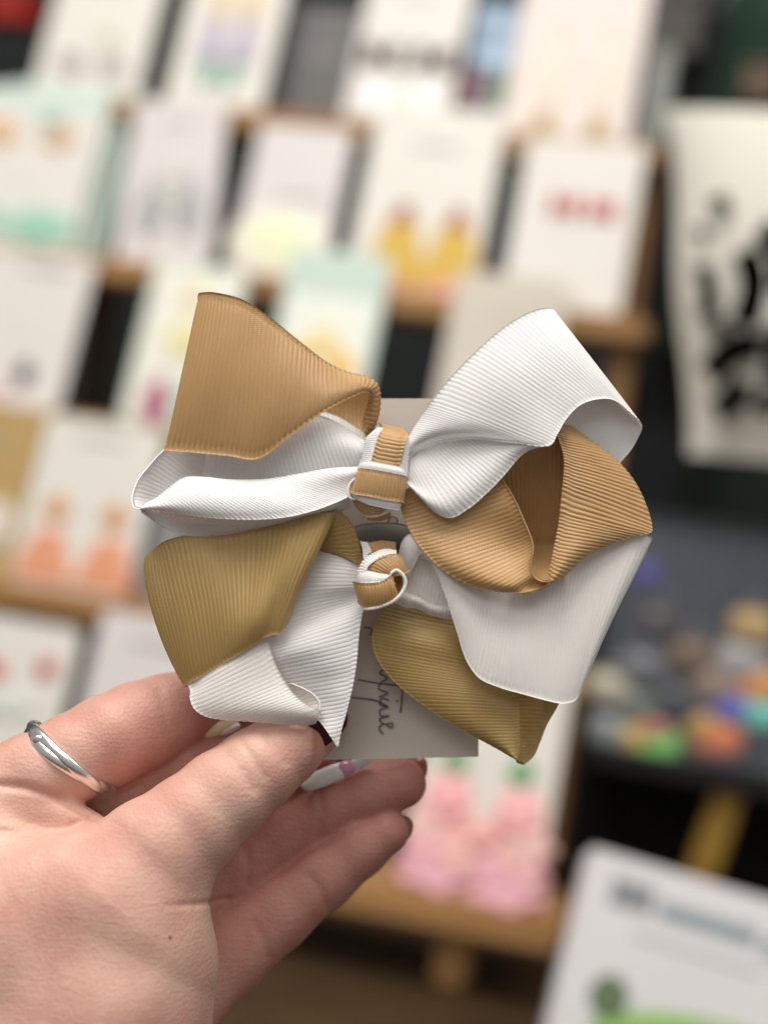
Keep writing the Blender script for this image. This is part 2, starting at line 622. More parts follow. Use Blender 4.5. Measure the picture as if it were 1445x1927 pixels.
# row 1
card_thing('earring_card', 'mint topped card with peach and teal charms beside the lilac card', 'earring card', 1, -110, 135, 170, M_CREAM,
           [(PM, 'rect', 0, .93, .98, .12, (0.60, 0.72, 0.66), -0.0001, 0.0003), (ER, 'flower', -.28, .70, .3, .18, (0.72, 0.42, 0.22)),
            (ER, 'flower', .18, .70, .3, .18, (0.66, 0.46, 0.30)), (ER, 'disc', .1, .80, .2, .08, (0.30, 0.55, 0.48)),
            (ER, 'disc', .22, .14, .52, .24, (0.36, 0.60, 0.50)), (ER, 'disc', -.3, .14, .52, .24, (0.36, 0.60, 0.50))])
for q in range(3):
    card_thing('earring_card', ('pale green backing card second', 'pale green backing card third', 'pale green backing card last')[q] +
               ' in the stack behind the mint topped card', 'earring card', 1, -85 + 22 * q, 158 + 20 * q, 168 - 2 * q, M_MINT,
               [pr(0, .8, .3, .02)], dy=0.009 + 0.008 * q)
card_thing('earring_card', 'lilac white card with silver filigree drop earrings', 'earring card', 1, 215, 395, 188, M_LILAC,
           [(ER, 'flower', 0.05, .55, .34, .16, (0.70, 0.68, 0.66)), (ER, 'drop', -.18, .35, .3, .4, (0.40, 0.41, 0.42)),
            (ER, 'drop', .22, .35, .3, .4, (0.40, 0.41, 0.42)), (ER, 'disc', .05, .4, .2, .12, (0.62, 0.63, 0.55)), pr(0, .85, .4, .02)], tilt=-7)
card_thing('earring_card', 'white card with a large iridescent pale yellow round earring', 'earring card', 1, 425, 605, 240, M_LILAC,
           [(ER, 'disc', -.03, .22, 1.1, .46, (0.78, 0.76, 0.66)), (ER, 'disc', -.03, .24, .62, .28, (0.76, 0.80, 0.56), -0.0020, 0.0015),
            pr(0.1, .52, .5, .03)])
card_thing('earring_card', 'cream card with golden yellow skirted earrings topped in brown red', 'earring card', 1, 640, 890, 205, M_CREAM,
           [(ER, 'skirt', -.14, .2, .52, .36, (0.60, 0.40, 0.012)), (ER, 'skirt', .28, .2, .52, .36, (0.60, 0.40, 0.012)),
            (ER, 'skirt', -.14, .40, .2, .13, (0.34, 0.07, 0.02)), (ER, 'skirt', .28, .40, .2, .13, (0.34, 0.07, 0.02)),
            (ER, 'disc', -.16, .03, .32, .10, (0.72, 0.34, 0.30)), (ER, 'disc', .26, .03, .32, .10, (0.72, 0.34, 0.30)), pr(0, .78, .35, .03)])
card_thing('earring_card', 'white card with a pair of small red bow earrings', 'earring card', 1, 935, 1165, 268, M_CARD,
           [(ER, 'bow', -.10, .60, .24, .14, (0.46, 0.04, 0.05)), (ER, 'bow', .22, .60, .24, .14, (0.46, 0.04, 0.05))])
# row 2
card_thing('earring_card', 'white card with dark blue drop earrings on the middle shelf', 'earring card', 2, -110, 110, 480, M_CARD,
           [(ER, 'drop', .14, .22, .17, .18, (0.06, 0.07, 0.12)), (ER, 'drop', -.3, .22, .17, .18, (0.06, 0.07, 0.12)),
            (ER, 'disc', -.15, .10, .5, .08, (0.78, 0.62, 0.62)), pr(0.1, .9, .4, .04)])
card_thing('earring_card', 'mint card with yellow, plum and teal earrings on the middle shelf', 'earring card', 2, 220, 400, 500, M_MINT,
           [(PM, 'rect', 0, .5, .94, .94, (0.78, 0.78, 0.70), -0.0001, 0.0002), (ER, 'disc', 0, .8, .2, .12, (0.78, 0.62, 0.34)),
            (ER, 'drop', 0, .55, .4, .3, (0.76, 0.70, 0.42)), (ER, 'drop', -.15, .16, .3, .34, (0.42, 0.12, 0.22)),
            (ER, 'drop', .2, .2, .3, .3, (0.24, 0.60, 0.52)), (ER, 'rect', .42, .5, .14, .5, (0.75, 0.60, 0.06))])
card_thing('earring_card', 'mint card with a cluster of buttery yellow flower earrings', 'earring card', 2, 470, 665, 475, M_MINT,
           [(PM, 'rect', 0, .40, .9, .72, (0.76, 0.79, 0.72), -0.0001, 0.0002), (ER, 'flower', -.24, .42, .36, .22, (0.78, 0.55, 0.14)),
            (ER, 'flower', .22, .40, .36, .22, (0.78, 0.52, 0.12)), (ER, 'flower', 0, .52, .36, .2, (0.80, 0.66, 0.30)),
            (ER, 'disc', -.42, .34, .2, .12, (0.72, 0.55, 0.03))])
card_thing('gift_pouch', 'plain beige paper pouch standing beside the mint cards', 'pouch', 2, 790, 1010, 520, M_PLAIN,
           [pr(0, .8, .3, .02, (0.5, 0.46, 0.4))], thick=0.008, rnd=0.003, group='pouches on the rack', part='pouch_body')
# row 3
card_thing('earring_card', 'white card with orange blossoms and coral fringe earrings', 'earring card', 3, 5, 240, 795, M_CREAM,
           [(ER, 'drop', -.22, .46, .22, .17, (0.64, 0.34, 0.14)), (ER, 'drop', .26, .46, .22, .17, (0.64, 0.34, 0.14)),
            (ER, 'skirt', -.22, .17, .52, .30, (0.72, 0.36, 0.22)), (ER, 'skirt', .28, .17, .52, .30, (0.72, 0.36, 0.22)),
            pr(0, .88, .4, .03)])
card_thing('earring_card', 'grey backing card half hidden beside the orange blossom earrings', 'earring card', 3, 205, 320, 800, M_GREY,
           [pr(0, .8, .4, .04, (0.4, 0.4, 0.4))], dy=0.02)
card_thing('earring_card', 'tan and gold card beside the orange blossom earrings', 'earring card', 3, -150, 15, 770, simple('tan_card', (0.42, 0.28, 0.10), 0.5, noise=0.1),
           [(ER, 'disc', .2, .3, .4, .3, (0.72, 0.66, 0.60)), pr(0, .8, .3, .03)])
# row 4
card_thing('earring_card', 'white card with red and pink petal earrings on the lowest shelf', 'earring card', 4, -190, 75, 1165, M_CREAM,
           [(ER, 'drop', .32, .76, .16, .11, (0.50, 0.05, 0.05)), (ER, 'drop', -.1, .70, .3, .14, (0.62, 0.12, 0.10)),
            (ER, 'flower', .1, .52, .5, .16, (0.66, 0.70, 0.66))])
card_thing('earring_card', 'blank white card standing behind the gripping index finger', 'earring card', 4, 100, 330, 1165, M_LILAC,
           [pr(0, .86, .4, .03)])
card_thing('earring_card', 'tall white card with pink ruffled dress earrings topped by green leaves', 'earring card', 4, 745, 1010, 1230, M_CREAM,
           [(ER, 'skirt', -.25, .24, .62, .46, (0.84, 0.50, 0.50)), (ER, 'skirt', .27, .22, .62, .46, (0.84, 0.50, 0.50)),
            (ER, 'flower', -.23, .2, .34, .16, (0.82, 0.52, 0.50), -0.002, 0.003), (ER, 'flower', .26, .2, .34, .16, (0.82, 0.55, 0.50), -0.002, 0.003),
            (ER, 'flower', -.26, .06, .58, .17, (0.84, 0.50, 0.58), -0.002, 0.004), (ER, 'flower', .26, .04, .58, .17, (0.84, 0.50, 0.58), -0.002, 0.004),
            *[(ER, 'flower', fx_, fz_, .34, .15, cc_, -0.003, 0.004) for fx_, fz_, cc_ in
              [(-.38, .15, (0.86, 0.50, 0.55)), (-.1, .14, (0.86, 0.54, 0.50)), (.12, .12, (0.86, 0.50, 0.56)), (.40, .13, (0.86, 0.52, 0.55)), (-.28, .34, (0.86, 0.46, 0.48)),
               (.28, .33, (0.86, 0.48, 0.48)), (.02, .25, (0.86, 0.50, 0.46)), (-.40, .25, (0.87, 0.60, 0.56)), (.42, .24, (0.87, 0.60, 0.56))]],
            (ER, 'drop', -.25, .53, .2, .12, (0.14, 0.38, 0.16)), (ER, 'drop', .24, .53, .2, .12, (0.14, 0.38, 0.16)),
            pr(0, .9, .4, .02)])

# -------- printed canvas pouch hanging at the right
PY = 0.80


def PQ(px, py, Y=PY):
    return at_y(px, py, Y)


M_CANVAS = simple('canvas', (0.72, 0.70, 0.62), 0.75, noise=0.06, scale=40, bump=0.2)
M_INK = simple('black_ink', (0.012, 0.012, 0.012), 0.6)
pb = PQ(1400, 860)
pouch = thing('canvas_pouch', 'cream canvas pouch printed with bold black brush marks', 'pouch', tuple(pb))
rows = []
NV, NU = 24, 20
V, F = [], []
for side in (-1, 1):
    for i in range(NV + 1):
        f = i / NV
        L = np.array(PQ(1250 + 42 * f ** 0.7 + 6 * math.sin(f * 9), 205 + 650 * f))
        Rr = np.array(PQ(1640 - 60 * f, 225 + 655 * f))
        for j in range(NU + 1):
            g = j / NU
            p = L + (Rr - L) * g
            p[1] += side * 0.022 * math.sin(math.pi * g) ** 0.6 * math.sin(math.pi * (0.08 + 0.87 * f)) ** 0.7
            V.append(p - pb)
for s in range(2):
    o = s * (NV + 1) * (NU + 1)
    for i in range(NV):
        for j in range(NU):
            a = o + i * (NU + 1) + j
            q = (a, a + 1, a + NU + 2, a + NU + 1)
            F.append(q if s else q[::-1])
link('pouch_body', raw_mesh('pouch_body', V, F), M_CANVAS, pouch)
for pts, r in [([(1338, 392), (1372, 380)], 14), ([(1400, 470), (1418, 520), (1412, 570), (1395, 610)], 20),
               ([(1330, 705), (1360, 672), (1395, 650), (1430, 655)], 19), ([(1345, 775), (1380, 752), (1396, 715)], 18),
               ([(1320, 500), (1335, 560), (1325, 600)], 13), ([(1440, 620), (1470, 660), (1450, 720)], 18), ([(1430, 430), (1470, 460), (1480, 540)], 20),
               ([(1340, 625), (1372, 612)], 12), ([(1420, 745), (1460, 775)], 15), ([(1310, 430), (1330, 450)], 9)]:
    tube('printed_mark', pouch, M_INK, [(a, b, 0) for a, b in pts], r * 1.35, conv=lambda P: np.array(
        [at_y(p[0], p[1], PY - 0.0235) for p in P]), flat=0.15)

# -------- clear bin of small colourful things, right
BY = 0.82
bc = at_y(1300, 1425, BY)
clear = simple('clear_plastic', (0.48, 0.54, 0.66), 0.10, Alpha=0.06)
binn = thing('storage_bin', 'clear plastic bin filled with small colourful pieces', 'bin', tuple(bc))
bw, bh, bd = 0.16, 0.135, 0.11
xl = at_y(1105, 1430, BY)[0] - bc[0]
for nm, lo, hi in [('front_panel', (xl, 0, 0), (xl + bw, 0.002, bh)), ('back_panel', (xl, bd, 0), (xl + bw, bd + 0.002, bh)),
                   ('side_panel', (xl - 0.002, 0, 0), (xl, bd, bh)), ('side_panel', (xl + bw, 0, 0), (xl + bw + 0.002, bd, bh)),
                   ('bottom_panel', (xl, 0, -0.002), (xl + bw, bd, 0))]:
    box_obj(nm, binn, clear, lo, hi, 0.0005)
box_obj('rim', binn, colm((0.05, 0.05, 0.055)), (xl - 0.004, -0.004, bh), (xl + bw + 0.004, 0.004, bh + 0.006), 0.002)
pieces = [(1225, 1400, 0.016, (0.16, 0.42, 0.10), 'light green'), (1195, 1385, 0.012, (0.42, 0.32, 0.08), 'olive yellow'),
          (1225, 1370, 0.010, (0.36, 0.14, 0.10), 'brick red'), (1345, 1385, 0.015, (0.62, 0.16, 0.05), 'orange red'),
          (1320, 1365, 0.011, (0.36, 0.22, 0.04), 'mustard'), (1375, 1325, 0.013, (0.10, 0.12, 0.40), 'royal blue'),
          (1425, 1290, 0.015, (0.66, 0.22, 0.04), 'bright orange'), (1430, 1340, 0.013, (0.14, 0.45, 0.38), 'teal'),
          (1145, 1295, 0.013, (0.33, 0.31, 0.24), 'stone grey'), (1145, 1375, 0.013, (0.20, 0.22, 0.22), 'slate'),
          (1200, 1330, 0.013, (0.10, 0.12, 0.09), 'dark moss'), (1275, 1320, 0.016, (0.02, 0.025, 0.025), 'black'),
          (1345, 1290, 0.015, (0.20, 0.14, 0.10), 'brown'), (1210, 1255, 0.014, (0.11, 0.11, 0.12), 'charcoal'),
          (1300, 1235, 0.014, (0.12, 0.07, 0.03), 'dark brown'), (1395, 1245, 0.015, (0.26, 0.25, 0.25), 'silver grey'),
          (1415, 1180, 0.013, (0.34, 0.24, 0.09), 'ochre'), (1215, 1080, 0.009, (0.06, 0.05, 0.22), 'navy blue'),
          (1240, 1170, 0.013, (0.05, 0.035, 0.03), 'near black brown')]
for q, (px, py, r, c, nm) in enumerate(pieces):
    p = at_y(px, py, BY + 0.004 + r)
    o = tag(bpy.data.objects.new('trinket', None), nm + ' rounded trinket in the clear bin', 'trinket', 'trinkets in the clear bin')
    COL.objects.link(o)
    o.location = p
    ax = np.diag([r * 1.15, r, r * 0.85])
    Vv, Ff = blob_mesh('b', (0, 0, 0), ax, 16, 10, (.7, .7, .7))
    link('body', raw_mesh('body', Vv, Ff), colm(tuple(min(0.8, q * 1.7) for q in c), 0.2), o)
    tube('loop', o, M_GREY, [(-0.25 * r, 0, 0.8 * r), (-0.3 * r, 0, 1.2 * r), (0, 0, 1.35 * r), (0.3 * r, 0, 1.2 * r), (0.25 * r, 0, 0.8 * r)],
         0.08 * r, ns=6, sub=3, org=(0, 0, 0), conv=lambda P: P)
bin_shelf = thing('bin_stand', 'black stand with a yellow wooden post under the clear bin', 'stand', (bc[0], BY, base_z))
box_obj('stand_top', bin_shelf, colm((0.006, 0.006, 0.006), 0.7), (xl - 0.01, -0.01, bc[2] - base_z - 0.014), (xl + bw + 0.05, bd + 0.02, bc[2] - base_z - 0.0025), 0.002)
pt, pbm = at_y(1388, 1455, BY), at_y(1345, 1650, BY)
xm = pt[0] - bc[0]
post = box_obj('post', bin_shelf, wood('yellow_wood', (0.24, 0.14, 0.02), (0.36, 0.22, 0.04)), (xm - 0.009, 0, 0), (xm + 0.009, 0.012, bc[2] - base_z - 0.0145), 0.002)
for v_ in post.data.vertices:
    v_.co.x += (v_.co.z - (bc[2] - base_z)) * 0.17
box_obj('back_board', bin_shelf, colm((0.004, 0.004, 0.004), 0.9), (xl - 0.01, 0.09, 0), (xl + bw + 0.05, 0.10, bc[2] - base_z - 0.0145), 0.001)

# -------- boxed set standing on the table, bottom right
SY = 0.60
sp = at_y(1235, 2010, SY)
sz = base_z
boxed = thing('printed_box', 'white printed box with grey lettering bands and a green meadow', 'box', (at_y(1262, 1960, SY)[0], SY, sz), (math.radians(-24), math.radians(7), math.radians(4)))
BW, BH = 0.125, 0.0
c = np.linalg.inv(CM)
h = 0.02
while h < 0.4:
    t = c @ np.array([boxed.location[0] - 0.05, SY + h * math.sin(math.radians(24)), sz + h * math.cos(math.radians(24)), 1])
    if CY - t[1] / -t[2] * FPX <= 1612:
        break
    h += 0.001
BH = h
M_BOX = simple('box_board', (0.62, 0.61, 0.62), 0.4, noise=0.04, scale=20)
box_obj('box_body', boxed, M_BOX, (-0.058, 0, 0), (0.10, 0.03, BH), 0.002)
for fx, fz, w_, h_, c_ in [(-0.034, 0.86, 0.020, .11, (0.26, 0.27, 0.29)), (0.002, .84, 0.046, .07, (0.27, 0.33, 0.36)), (0.045, .82, 0.034, .08, (0.34, 0.38, 0.40)),
                           (0.075, .80, 0.022, .06, (0.20, 0.24, 0.26)), (0.0, .72, 0.06, .02, (0.45, 0.46, 0.47))]:
    plaque('printed_mark', boxed, colm(c_), 'rect', fx, fz * BH, w_, h_ * BH, -0.0001, 0.0003)
plaque('green_meadow_print', boxed, colm((0.30, 0.50, 0.16)), 'disc', 0.028, .31 * BH, 0.14, .40 * BH, -0.0001, 0.0004)
plaque('dark_tree_print', boxed, colm((0.14, 0.20, 0.11)), 'disc', -0.034, .47 * BH, 0.018, .17 * BH, -0.0004, 0.0006)

# -------- dim stock further back on the right and at the top left corner
for nm, lab, px, py, Y, w_, h_, c_ in [
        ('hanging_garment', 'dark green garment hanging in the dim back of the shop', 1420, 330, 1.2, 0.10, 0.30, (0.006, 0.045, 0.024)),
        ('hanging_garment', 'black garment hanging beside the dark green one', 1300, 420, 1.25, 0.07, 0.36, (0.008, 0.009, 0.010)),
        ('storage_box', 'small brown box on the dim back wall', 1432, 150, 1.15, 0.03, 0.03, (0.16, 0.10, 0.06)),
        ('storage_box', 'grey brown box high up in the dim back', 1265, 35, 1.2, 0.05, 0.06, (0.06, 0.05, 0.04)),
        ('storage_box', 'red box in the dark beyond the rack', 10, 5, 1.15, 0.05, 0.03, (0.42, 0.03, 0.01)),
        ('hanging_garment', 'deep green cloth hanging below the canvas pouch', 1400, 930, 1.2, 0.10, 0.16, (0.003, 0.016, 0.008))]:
    p = at_y(px, py, Y)
    e = thing(nm, lab, 'garment' if 'garment' in nm else 'box', tuple(p - np.array([0, 0, h_ / 2])), group='dim stock at the back')
    if 'garment' in nm:
        V, F = [], []
        n = 24
        for i in range(9):
            f = i / 8
            for j in range(n):
                a = 2 * math.pi * j / n
                wv = 1 + 0.12 * math.sin(a * 6 + f * 2)
                V.append((math.cos(a) * w_ / 2 * (0.75 + .35 * (1 - f)) * wv, math.sin(a) * 0.03 * wv, h_ * f))
        for i in range(8):
            for j in range(n):
                k = (j + 1) % n
                F.append((i * n + j, i * n + k, (i + 1) * n + k, (i + 1) * n + j))
        F.append(tuple(range(8 * n, 9 * n)))
        link('cloth', raw_mesh('cloth', V, F), colm(c_, 0.9), e)
        tube('hanger_hook', e, M_GREY, [(0, 0, h_ - 0.002), (0, 0, h_ + 0.02), (0.008, 0, h_ + 0.03), (0.016, 0, h_ + 0.022)], 0.0012, ns=6, org=(0, 0, 0), conv=lambda P: P)
    else:
        box_obj('box_body', e, colm(c_), (-w_ / 2, 0, 0), (w_ / 2, 0.03, h_ * .8), 0.002)
        box_obj('lid', e, colm(tuple(q * .8 for q in c_)), (-w_ / 2 - .001, -0.001, h_ * .8), (w_ / 2 + .001, 0.031, h_), 0.001)

# ================================================================== THE HELD CARD
CARD_D = -122
cw = unp(np.array([760, 1430, CARD_D]))
hcard = thing('bow_card', 'greige boutique card holding the pair of hair bows', 'card', tuple(cw))
M_BCARD = simple('greige_card', (0.65, 0.585, 0.52), 0.55, noise=0.03, scale=120)
# slightly curved sheet with real thickness
nx, ny = 10, 24
V = []
for s in (0, -6):
    for i in range(ny + 1):
        for j in range(nx + 1):
            x = 604 + (900 - 604) * j / nx
            y = 750 + (1430 - 750) * i / ny
            y += -6 * (j / nx) * (i / ny)
            V.append((x, y, CARD_D + s + 5 * math.sin(i / ny * 3.1) - 2 * (j / nx)))
V = unp(np.array(V)) - cw
F = []
o2 = (nx + 1) * (ny + 1)
for i in range(ny):
    for j in range(nx):
        a = i * (nx + 1) + j
        F.append((a, a + nx + 1, a + nx + 2, a + 1))
        F.append((o2 + a, o2 + a + 1, o2 + a + nx + 2, o2 + a + nx + 1))
for i in range(ny):
    for j in (0, nx):
        a = i * (nx + 1) + j
        F.append((a, a + nx + 1, o2 + a + nx + 1, o2 + a))
for j in range(nx):
    for i in (0, ny):
        a = i * (nx + 1) + j
        F.append((a, a + 1, o2 + a + 1, o2 + a))
link('card_sheet', raw_mesh('card_sheet', V, F, smooth=False), M_BCARD, hcard)
M_INKG = simple('grey_ink', (0.12, 0.115, 0.125), 0.6)
td = CARD_D + 6
STROKES = [[(674, 1279), (714, 1286), (755, 1291)], [(757, 1287), (756, 1315), (753, 1341)],
           [(708, 1205), (722, 1214), (712, 1224), (708, 1214), (716, 1228), (728, 1238), (713, 1247), (727, 1256), (714, 1266), (729, 1276), (716, 1284)],
           [(716, 1286), (712, 1295), (730, 1304), (713, 1311)],
           [(732, 1318), (718, 1314), (714, 1324), (731, 1330), (717, 1322), (662, 1312)],
           [(731, 1330), (714, 1339), (716, 1346), (732, 1347), (714, 1354), (722, 1362), (739, 1362), (738, 1369), (722, 1362), (713, 1370), (721, 1381)],
           [(690, 990), (715, 996), (738, 992), (748, 978), (738, 972), (728, 988), (745, 1006), (765, 1004)],
           [(684, 1180), (700, 1184), (696, 1196)], [(745, 1318), (748, 1320)]]
for s in STROKES:
    tube('handwritten_stroke', hcard, M_INKG, [(a, b, td) for a, b in s], 1.35, ns=6, sub=5, flat=0.25)

# ================================================================== UPPER HAIR BOW
ub = unp(np.array([715, 975, -60.0]))
UB = thing('hair_bow', 'tan and white grosgrain hair bow with a flat square wrap, above its pair', 'hair bow', tuple(ub), group='pair of hair bows on the card')
R = lambda *a, **k: ribbon('ribbon_loop', UB, *a, **k)

# tan loop, upper left
R(TAN, [[(405, 575, -60), (340, 842, -55)], [(384, 558, -34), (316, 846, -28)], [(376, 552, -10), (309, 848, 0)], [(392, 549, 6), (338, 850, 14)], [(418, 552, 14), (378, 853, 20)],
        [(460, 565, 17), (432, 858, 26)], [(512, 600, 17), (486, 863, 31)], [(562, 642, 13), (545, 822, 33)], [(610, 678, 8), (608, 776, 33)],
        [(655, 699, 2), (655, 750, 26)], [(690, 709, -3), (688, 736, 16)], [(708, 720, -10), (696, 738, 4)], [(715, 742, -18), (697, 750, -14)],
        [(714, 770, -28), (692, 770, -26)], [(706, 797, -36), (685, 792, -36)], [(692, 822, -42), (682, 808, -42)]], bulge=12, amp=1.75, pitch=9.0)
R(TAN, [[(580, 735, -64), (580, 815, -56)], [(620, 728, -66), (625, 815, -58)], [(660, 724, -62), (665, 818, -56)], [(700, 728, -50), (700, 822, -50)]], bulge=-8, pitch=8)
# white, inside of the left loop
R(WHITE, [[(265, 956, 30), (290, 975, 5)], [(254, 950, 18), (305, 966, -40)], [(253, 935, 3), (318, 950, -58)], [(263, 905, -15), (340, 937, -66)],
          [(286, 874, -34), (366, 926, -72)], [(309, 849, -48), (392, 914, -78)], [(345, 825, -58), (420, 900, -82)], [(390, 800, -62), (450, 880, -84)]], bulge=-10, pitch=8)
# white, back panel running into the wrap
R(WHITE, [[(395, 830, -66), (375, 915, -62)], [(450, 815, -54), (450, 940, -44)], [(500, 798, -44), (530, 940, -24)], [(550, 783, -32), (590, 928, -12)], [(597, 779, -22), (640, 908, -8)],
          [(630, 792, -18), (670, 895, -6)], [(660, 811, -18), (690, 885, -4)], [(688, 831, -14), (704, 874, -6)]], bulge=14, pitch=8.5, pleat=3, pleat_n=1.3)
R(WHITE, [[(600, 770, -58), (605, 840, -50)], [(640, 785, -52), (645, 850, -46)], [(670, 806, -46), (675, 855, -42)], [(698, 826, -40), (700, 860, -40)]], bulge=6, pitch=8)
# white, front strip of the left loop
R(WHITE, [[(265, 955, 32), (269, 958, 31)], [(290, 940, 37), (322, 964, 40)], [(318, 915, 37), (392, 974, 45)], [(345, 897, 31), (460, 978, 47)], [(385, 895, 20), (530, 974, 46)],
          [(440, 903, 13), (590, 961, 42)], [(500, 902, 15), (636, 944, 34)], [(560, 891, 20), (664, 930, 24)], [(620, 881, 22), (684, 915, 14)], [(690, 877, 8), (702, 898, 4)]],
  bulge=12, pitch=7.6, selv=9, pleat=2, pleat_n=1.0)
R(WHITE, [[(266, 957, 29), (268, 962, 20)], [(320, 963, 37), (298, 985, 8)], [(390, 972, 41), (334, 1004, -2)], [(460, 976, 43), (378, 1014, -12)], [(530, 971, 42), (440, 1020, -22)],
          [(590, 958, 38), (520, 1016, -28)], [(640, 940, 30), (600, 990, -28)], [(665, 926, 20), (655, 955, -24)]], bulge=-12, pitch=8)
# white loop, upper right
R(WHITE, [[(764, 838, 2), (768, 858, 2)], [(768, 824, 5), (820, 833, 12)], [(777, 804, 9), (885, 823, 24)], [(794, 778, 12), (965, 831, 32)], [(815, 750, 14), (1033, 838, 38)], [(846, 712, 16), (1049, 816, 37)],
          [(882, 674, 16), (1066, 788, 33)], [(920, 638, 13), (1092, 762, 26)], [(957, 608, 8), (1126, 751, 14)], [(996, 586, 0), (1156, 754, 2)], [(1028, 578, -11), (1183, 777, -11)],
          [(1043, 583, -26), (1205, 801, -30)], [(1034, 608, -44), (1198, 828, -50)], [(1004, 660, -54), (1165, 872, -60)], [(960, 712, -60), (1110, 930, -65)]], bulge=9, pitch=8.0, pleat=3, pleat_n=1.2, pleat_end=0)
R(WHITE, [[(975, 828, 18), (1030, 838, 30)], [(910, 821, 10), (985, 856, 24)], [(852, 821, 0), (950, 893, 22)], [(812, 834, -8), (915, 928, 21)], [(788, 848, -10), (880, 958, 21)],
          [(774, 858, -8), (846, 975, 18)], [(767, 868, -6), (820, 966, 12)], [(762, 882, -6), (795, 942, 6)], [(757, 896, -8), (772, 918, 0)]], bulge=(4, 12), pitch=8.0, pleat=3, pleat_n=1.5)
# tan loop, right
R(TAN, [[(745, 928, -24), (895, 865, -14)], [(752, 950, -14), (932, 888, -2)], [(760, 976, -8), (951, 911, 8)], [(775, 1006, 0), (970, 942, 14)], [(796, 1036, 6), (987, 978, 19), (0, -16)], [(826, 1066, 14), (999, 1010, 23), (6, -16)],
        [(866, 1092, 22), (1002, 1032, 28), (10, -10)], [(910, 1108, 30), (998, 1058, 34), (12, 0)], [(952, 1116, 34), (1001, 1080, 38), (10, 4)], [(988, 1114, 40), (1011, 1092, 40)], [(1016, 1106, 38), (1022, 1096, 39)], [(1034, 1099, 30), (1028, 1095, 34)]],
  bulge=(-6, -10), pitch=8.2, amp=0.95)
R(TAN, [[(1032, 792, -30), (1072, 800, -44)], [(1046, 815, -5), (1108, 826, -30)], [(1055, 838, 3), (1152, 858, -26)], [(1061, 865, 9), (1190, 900, -22)], [(1060, 895, 13), (1215, 945, -17)], [(1057, 925, 17), (1228, 986, -10)],
        [(1054, 955, 21), (1226, 1002, -4)], [(1050, 985, 25), (1182, 1013, 8)], [(1045, 1015, 29), (1136, 1030, 16)], [(1041, 1040, 32), (1100, 1050, 24)], [(1037, 1068, 36), (1066, 1079, 30)], [(1032, 1094, 38), (1040, 1097, 34)]],
  bulge=13, pitch=8.2, amp=2.1, sides=(True, False))
R(TAN, [[(900, 800, -30), (925, 1027, -112)], [(945, 800, -32), (960, 1027, -112)], [(1000, 800, -30), (1005, 1026, -112)], [(1055, 810, -34), (1055, 1025, -108)], [(1100, 850, -52), (1100, 1022, -90)]], bulge=4, amp=1.2, pitch=8)
R(TAN, [[(945, 1024, -109), (985, 1108, 20)], [(980, 1025, -109), (1004, 1102, 26)], [(1015, 1025, -109), (1022, 1098, 28)], [(1055, 1024, -105), (1036, 1092, 26)], [(1085, 1020, -90), (1052, 1078, 16)]], bulge=-14, pitch=8)

# square wrap at the middle
K = lambda *a, **k: ribbon('centre_wrap', UB, *a, nv=14, thick=3, sag=0.4, **k)
K(TAN, [[(712, 796, -50), (756, 806, -50)], [(718, 803, -5), (764, 815, -6)], [(718, 808, 14), (767, 820, 12)], [(714, 816, 27), (764, 828, 25)], [(706, 841, 36), (758, 851, 34)], [(699, 868, 39), (751, 880, 37)]], bulge=5, pitch=7.4, selv=5, amp=1.6)
K(WHITE, [[(712, 804, 6), (722, 805, 10)], [(702, 812, 10), (715, 815, 25)], [(690, 824, 12), (712, 825, 28)], [(684, 846, 14), (706, 847, 34)], [(681, 876, 18), (699, 874, 38)]], bulge=5, pitch=3.6, selv=3, amp=1.4)
K(WHITE, [[(765, 820, 14), (774, 822, 2)], [(760, 846, 28), (769, 848, 10)], [(754, 870, 35), (766, 872, 14)], [(750, 884, 36), (766, 892, 16)]], bulge=3, pitch=3.6, selv=3, amp=1.4)
K(WHITE, [[(678, 866, 5), (674, 878, 8)], [(679, 868, 26), (676, 881, 28)], [(697, 868, 43), (694, 883, 46)], [(728, 874, 46), (726, 888, 49)], [(754, 880, 41), (755, 893, 44)], [(763, 884, 22), (763, 896, 24)], [(766, 888, -5), (766, 900, -5)]], bulge=2, pitch=3.8, selv=3, amp=1.4)
K(TAN, [[(676, 888, -10), (660, 925, -10)], [(674, 883, 20), (658, 924, 20)], [(679, 881, 41), (663, 929, 41)], [(705, 884, 51), (694, 934, 51)], [(733, 889, 51), (726, 940, 50)], [(756, 893, 43), (751, 944, 42)], [(764, 897, 22), (758, 947, 20)], [(766, 900, -8), (760, 948, -10)]], bulge=2, pitch=7.2, selv=5, amp=1.0)
K(WHITE, [[(660, 932, 10), (664, 940, 10)], [(666, 929, 34), (671, 939, 34)], [(690, 936, 45), (690, 948, 42)], [(720, 942, 46), (718, 955, 43)], [(748, 946, 40), (745, 959, 36)], [(756, 948, 14), (752, 960, 10)]], bulge=1, pitch=3.8, selv=3, amp=1.4)
K(TAN, [[(661, 940, 5), (668, 950, 0)], [(672, 941, 28), (678, 962, 12)], [(692, 947, 32), (692, 969, 16)], [(714, 953, 32), (708, 968, 16)], [(730, 956, 26), (720, 966, 10)]], bulge=3, pitch=6, selv=4, amp=1.0)
K(WHITE, [[(686, 968, 4), (690, 974, 2)], [(704, 966, 14), (708, 973, 10)], [(722, 960, 16), (724, 968, 12)], [(742, 952, 18), (740, 960, 14)]], bulge=1, pitch=3.6, selv=2, amp=0.7)
K(TAN, [[(690, 966, -10), (690, 978, -16)], [(712, 966, -6), (712, 981, -14)], [(735, 960, -4), (736, 974, -12)]], bulge=1, pitch=6, selv=3, amp=1.0)
tube('centre_wrap', UB, WHITE, [(668, 900, 24), (658, 912, 26), (655, 926, 28), (659, 937, 30), (668, 940, 32)], 2.2, flat=0.8)

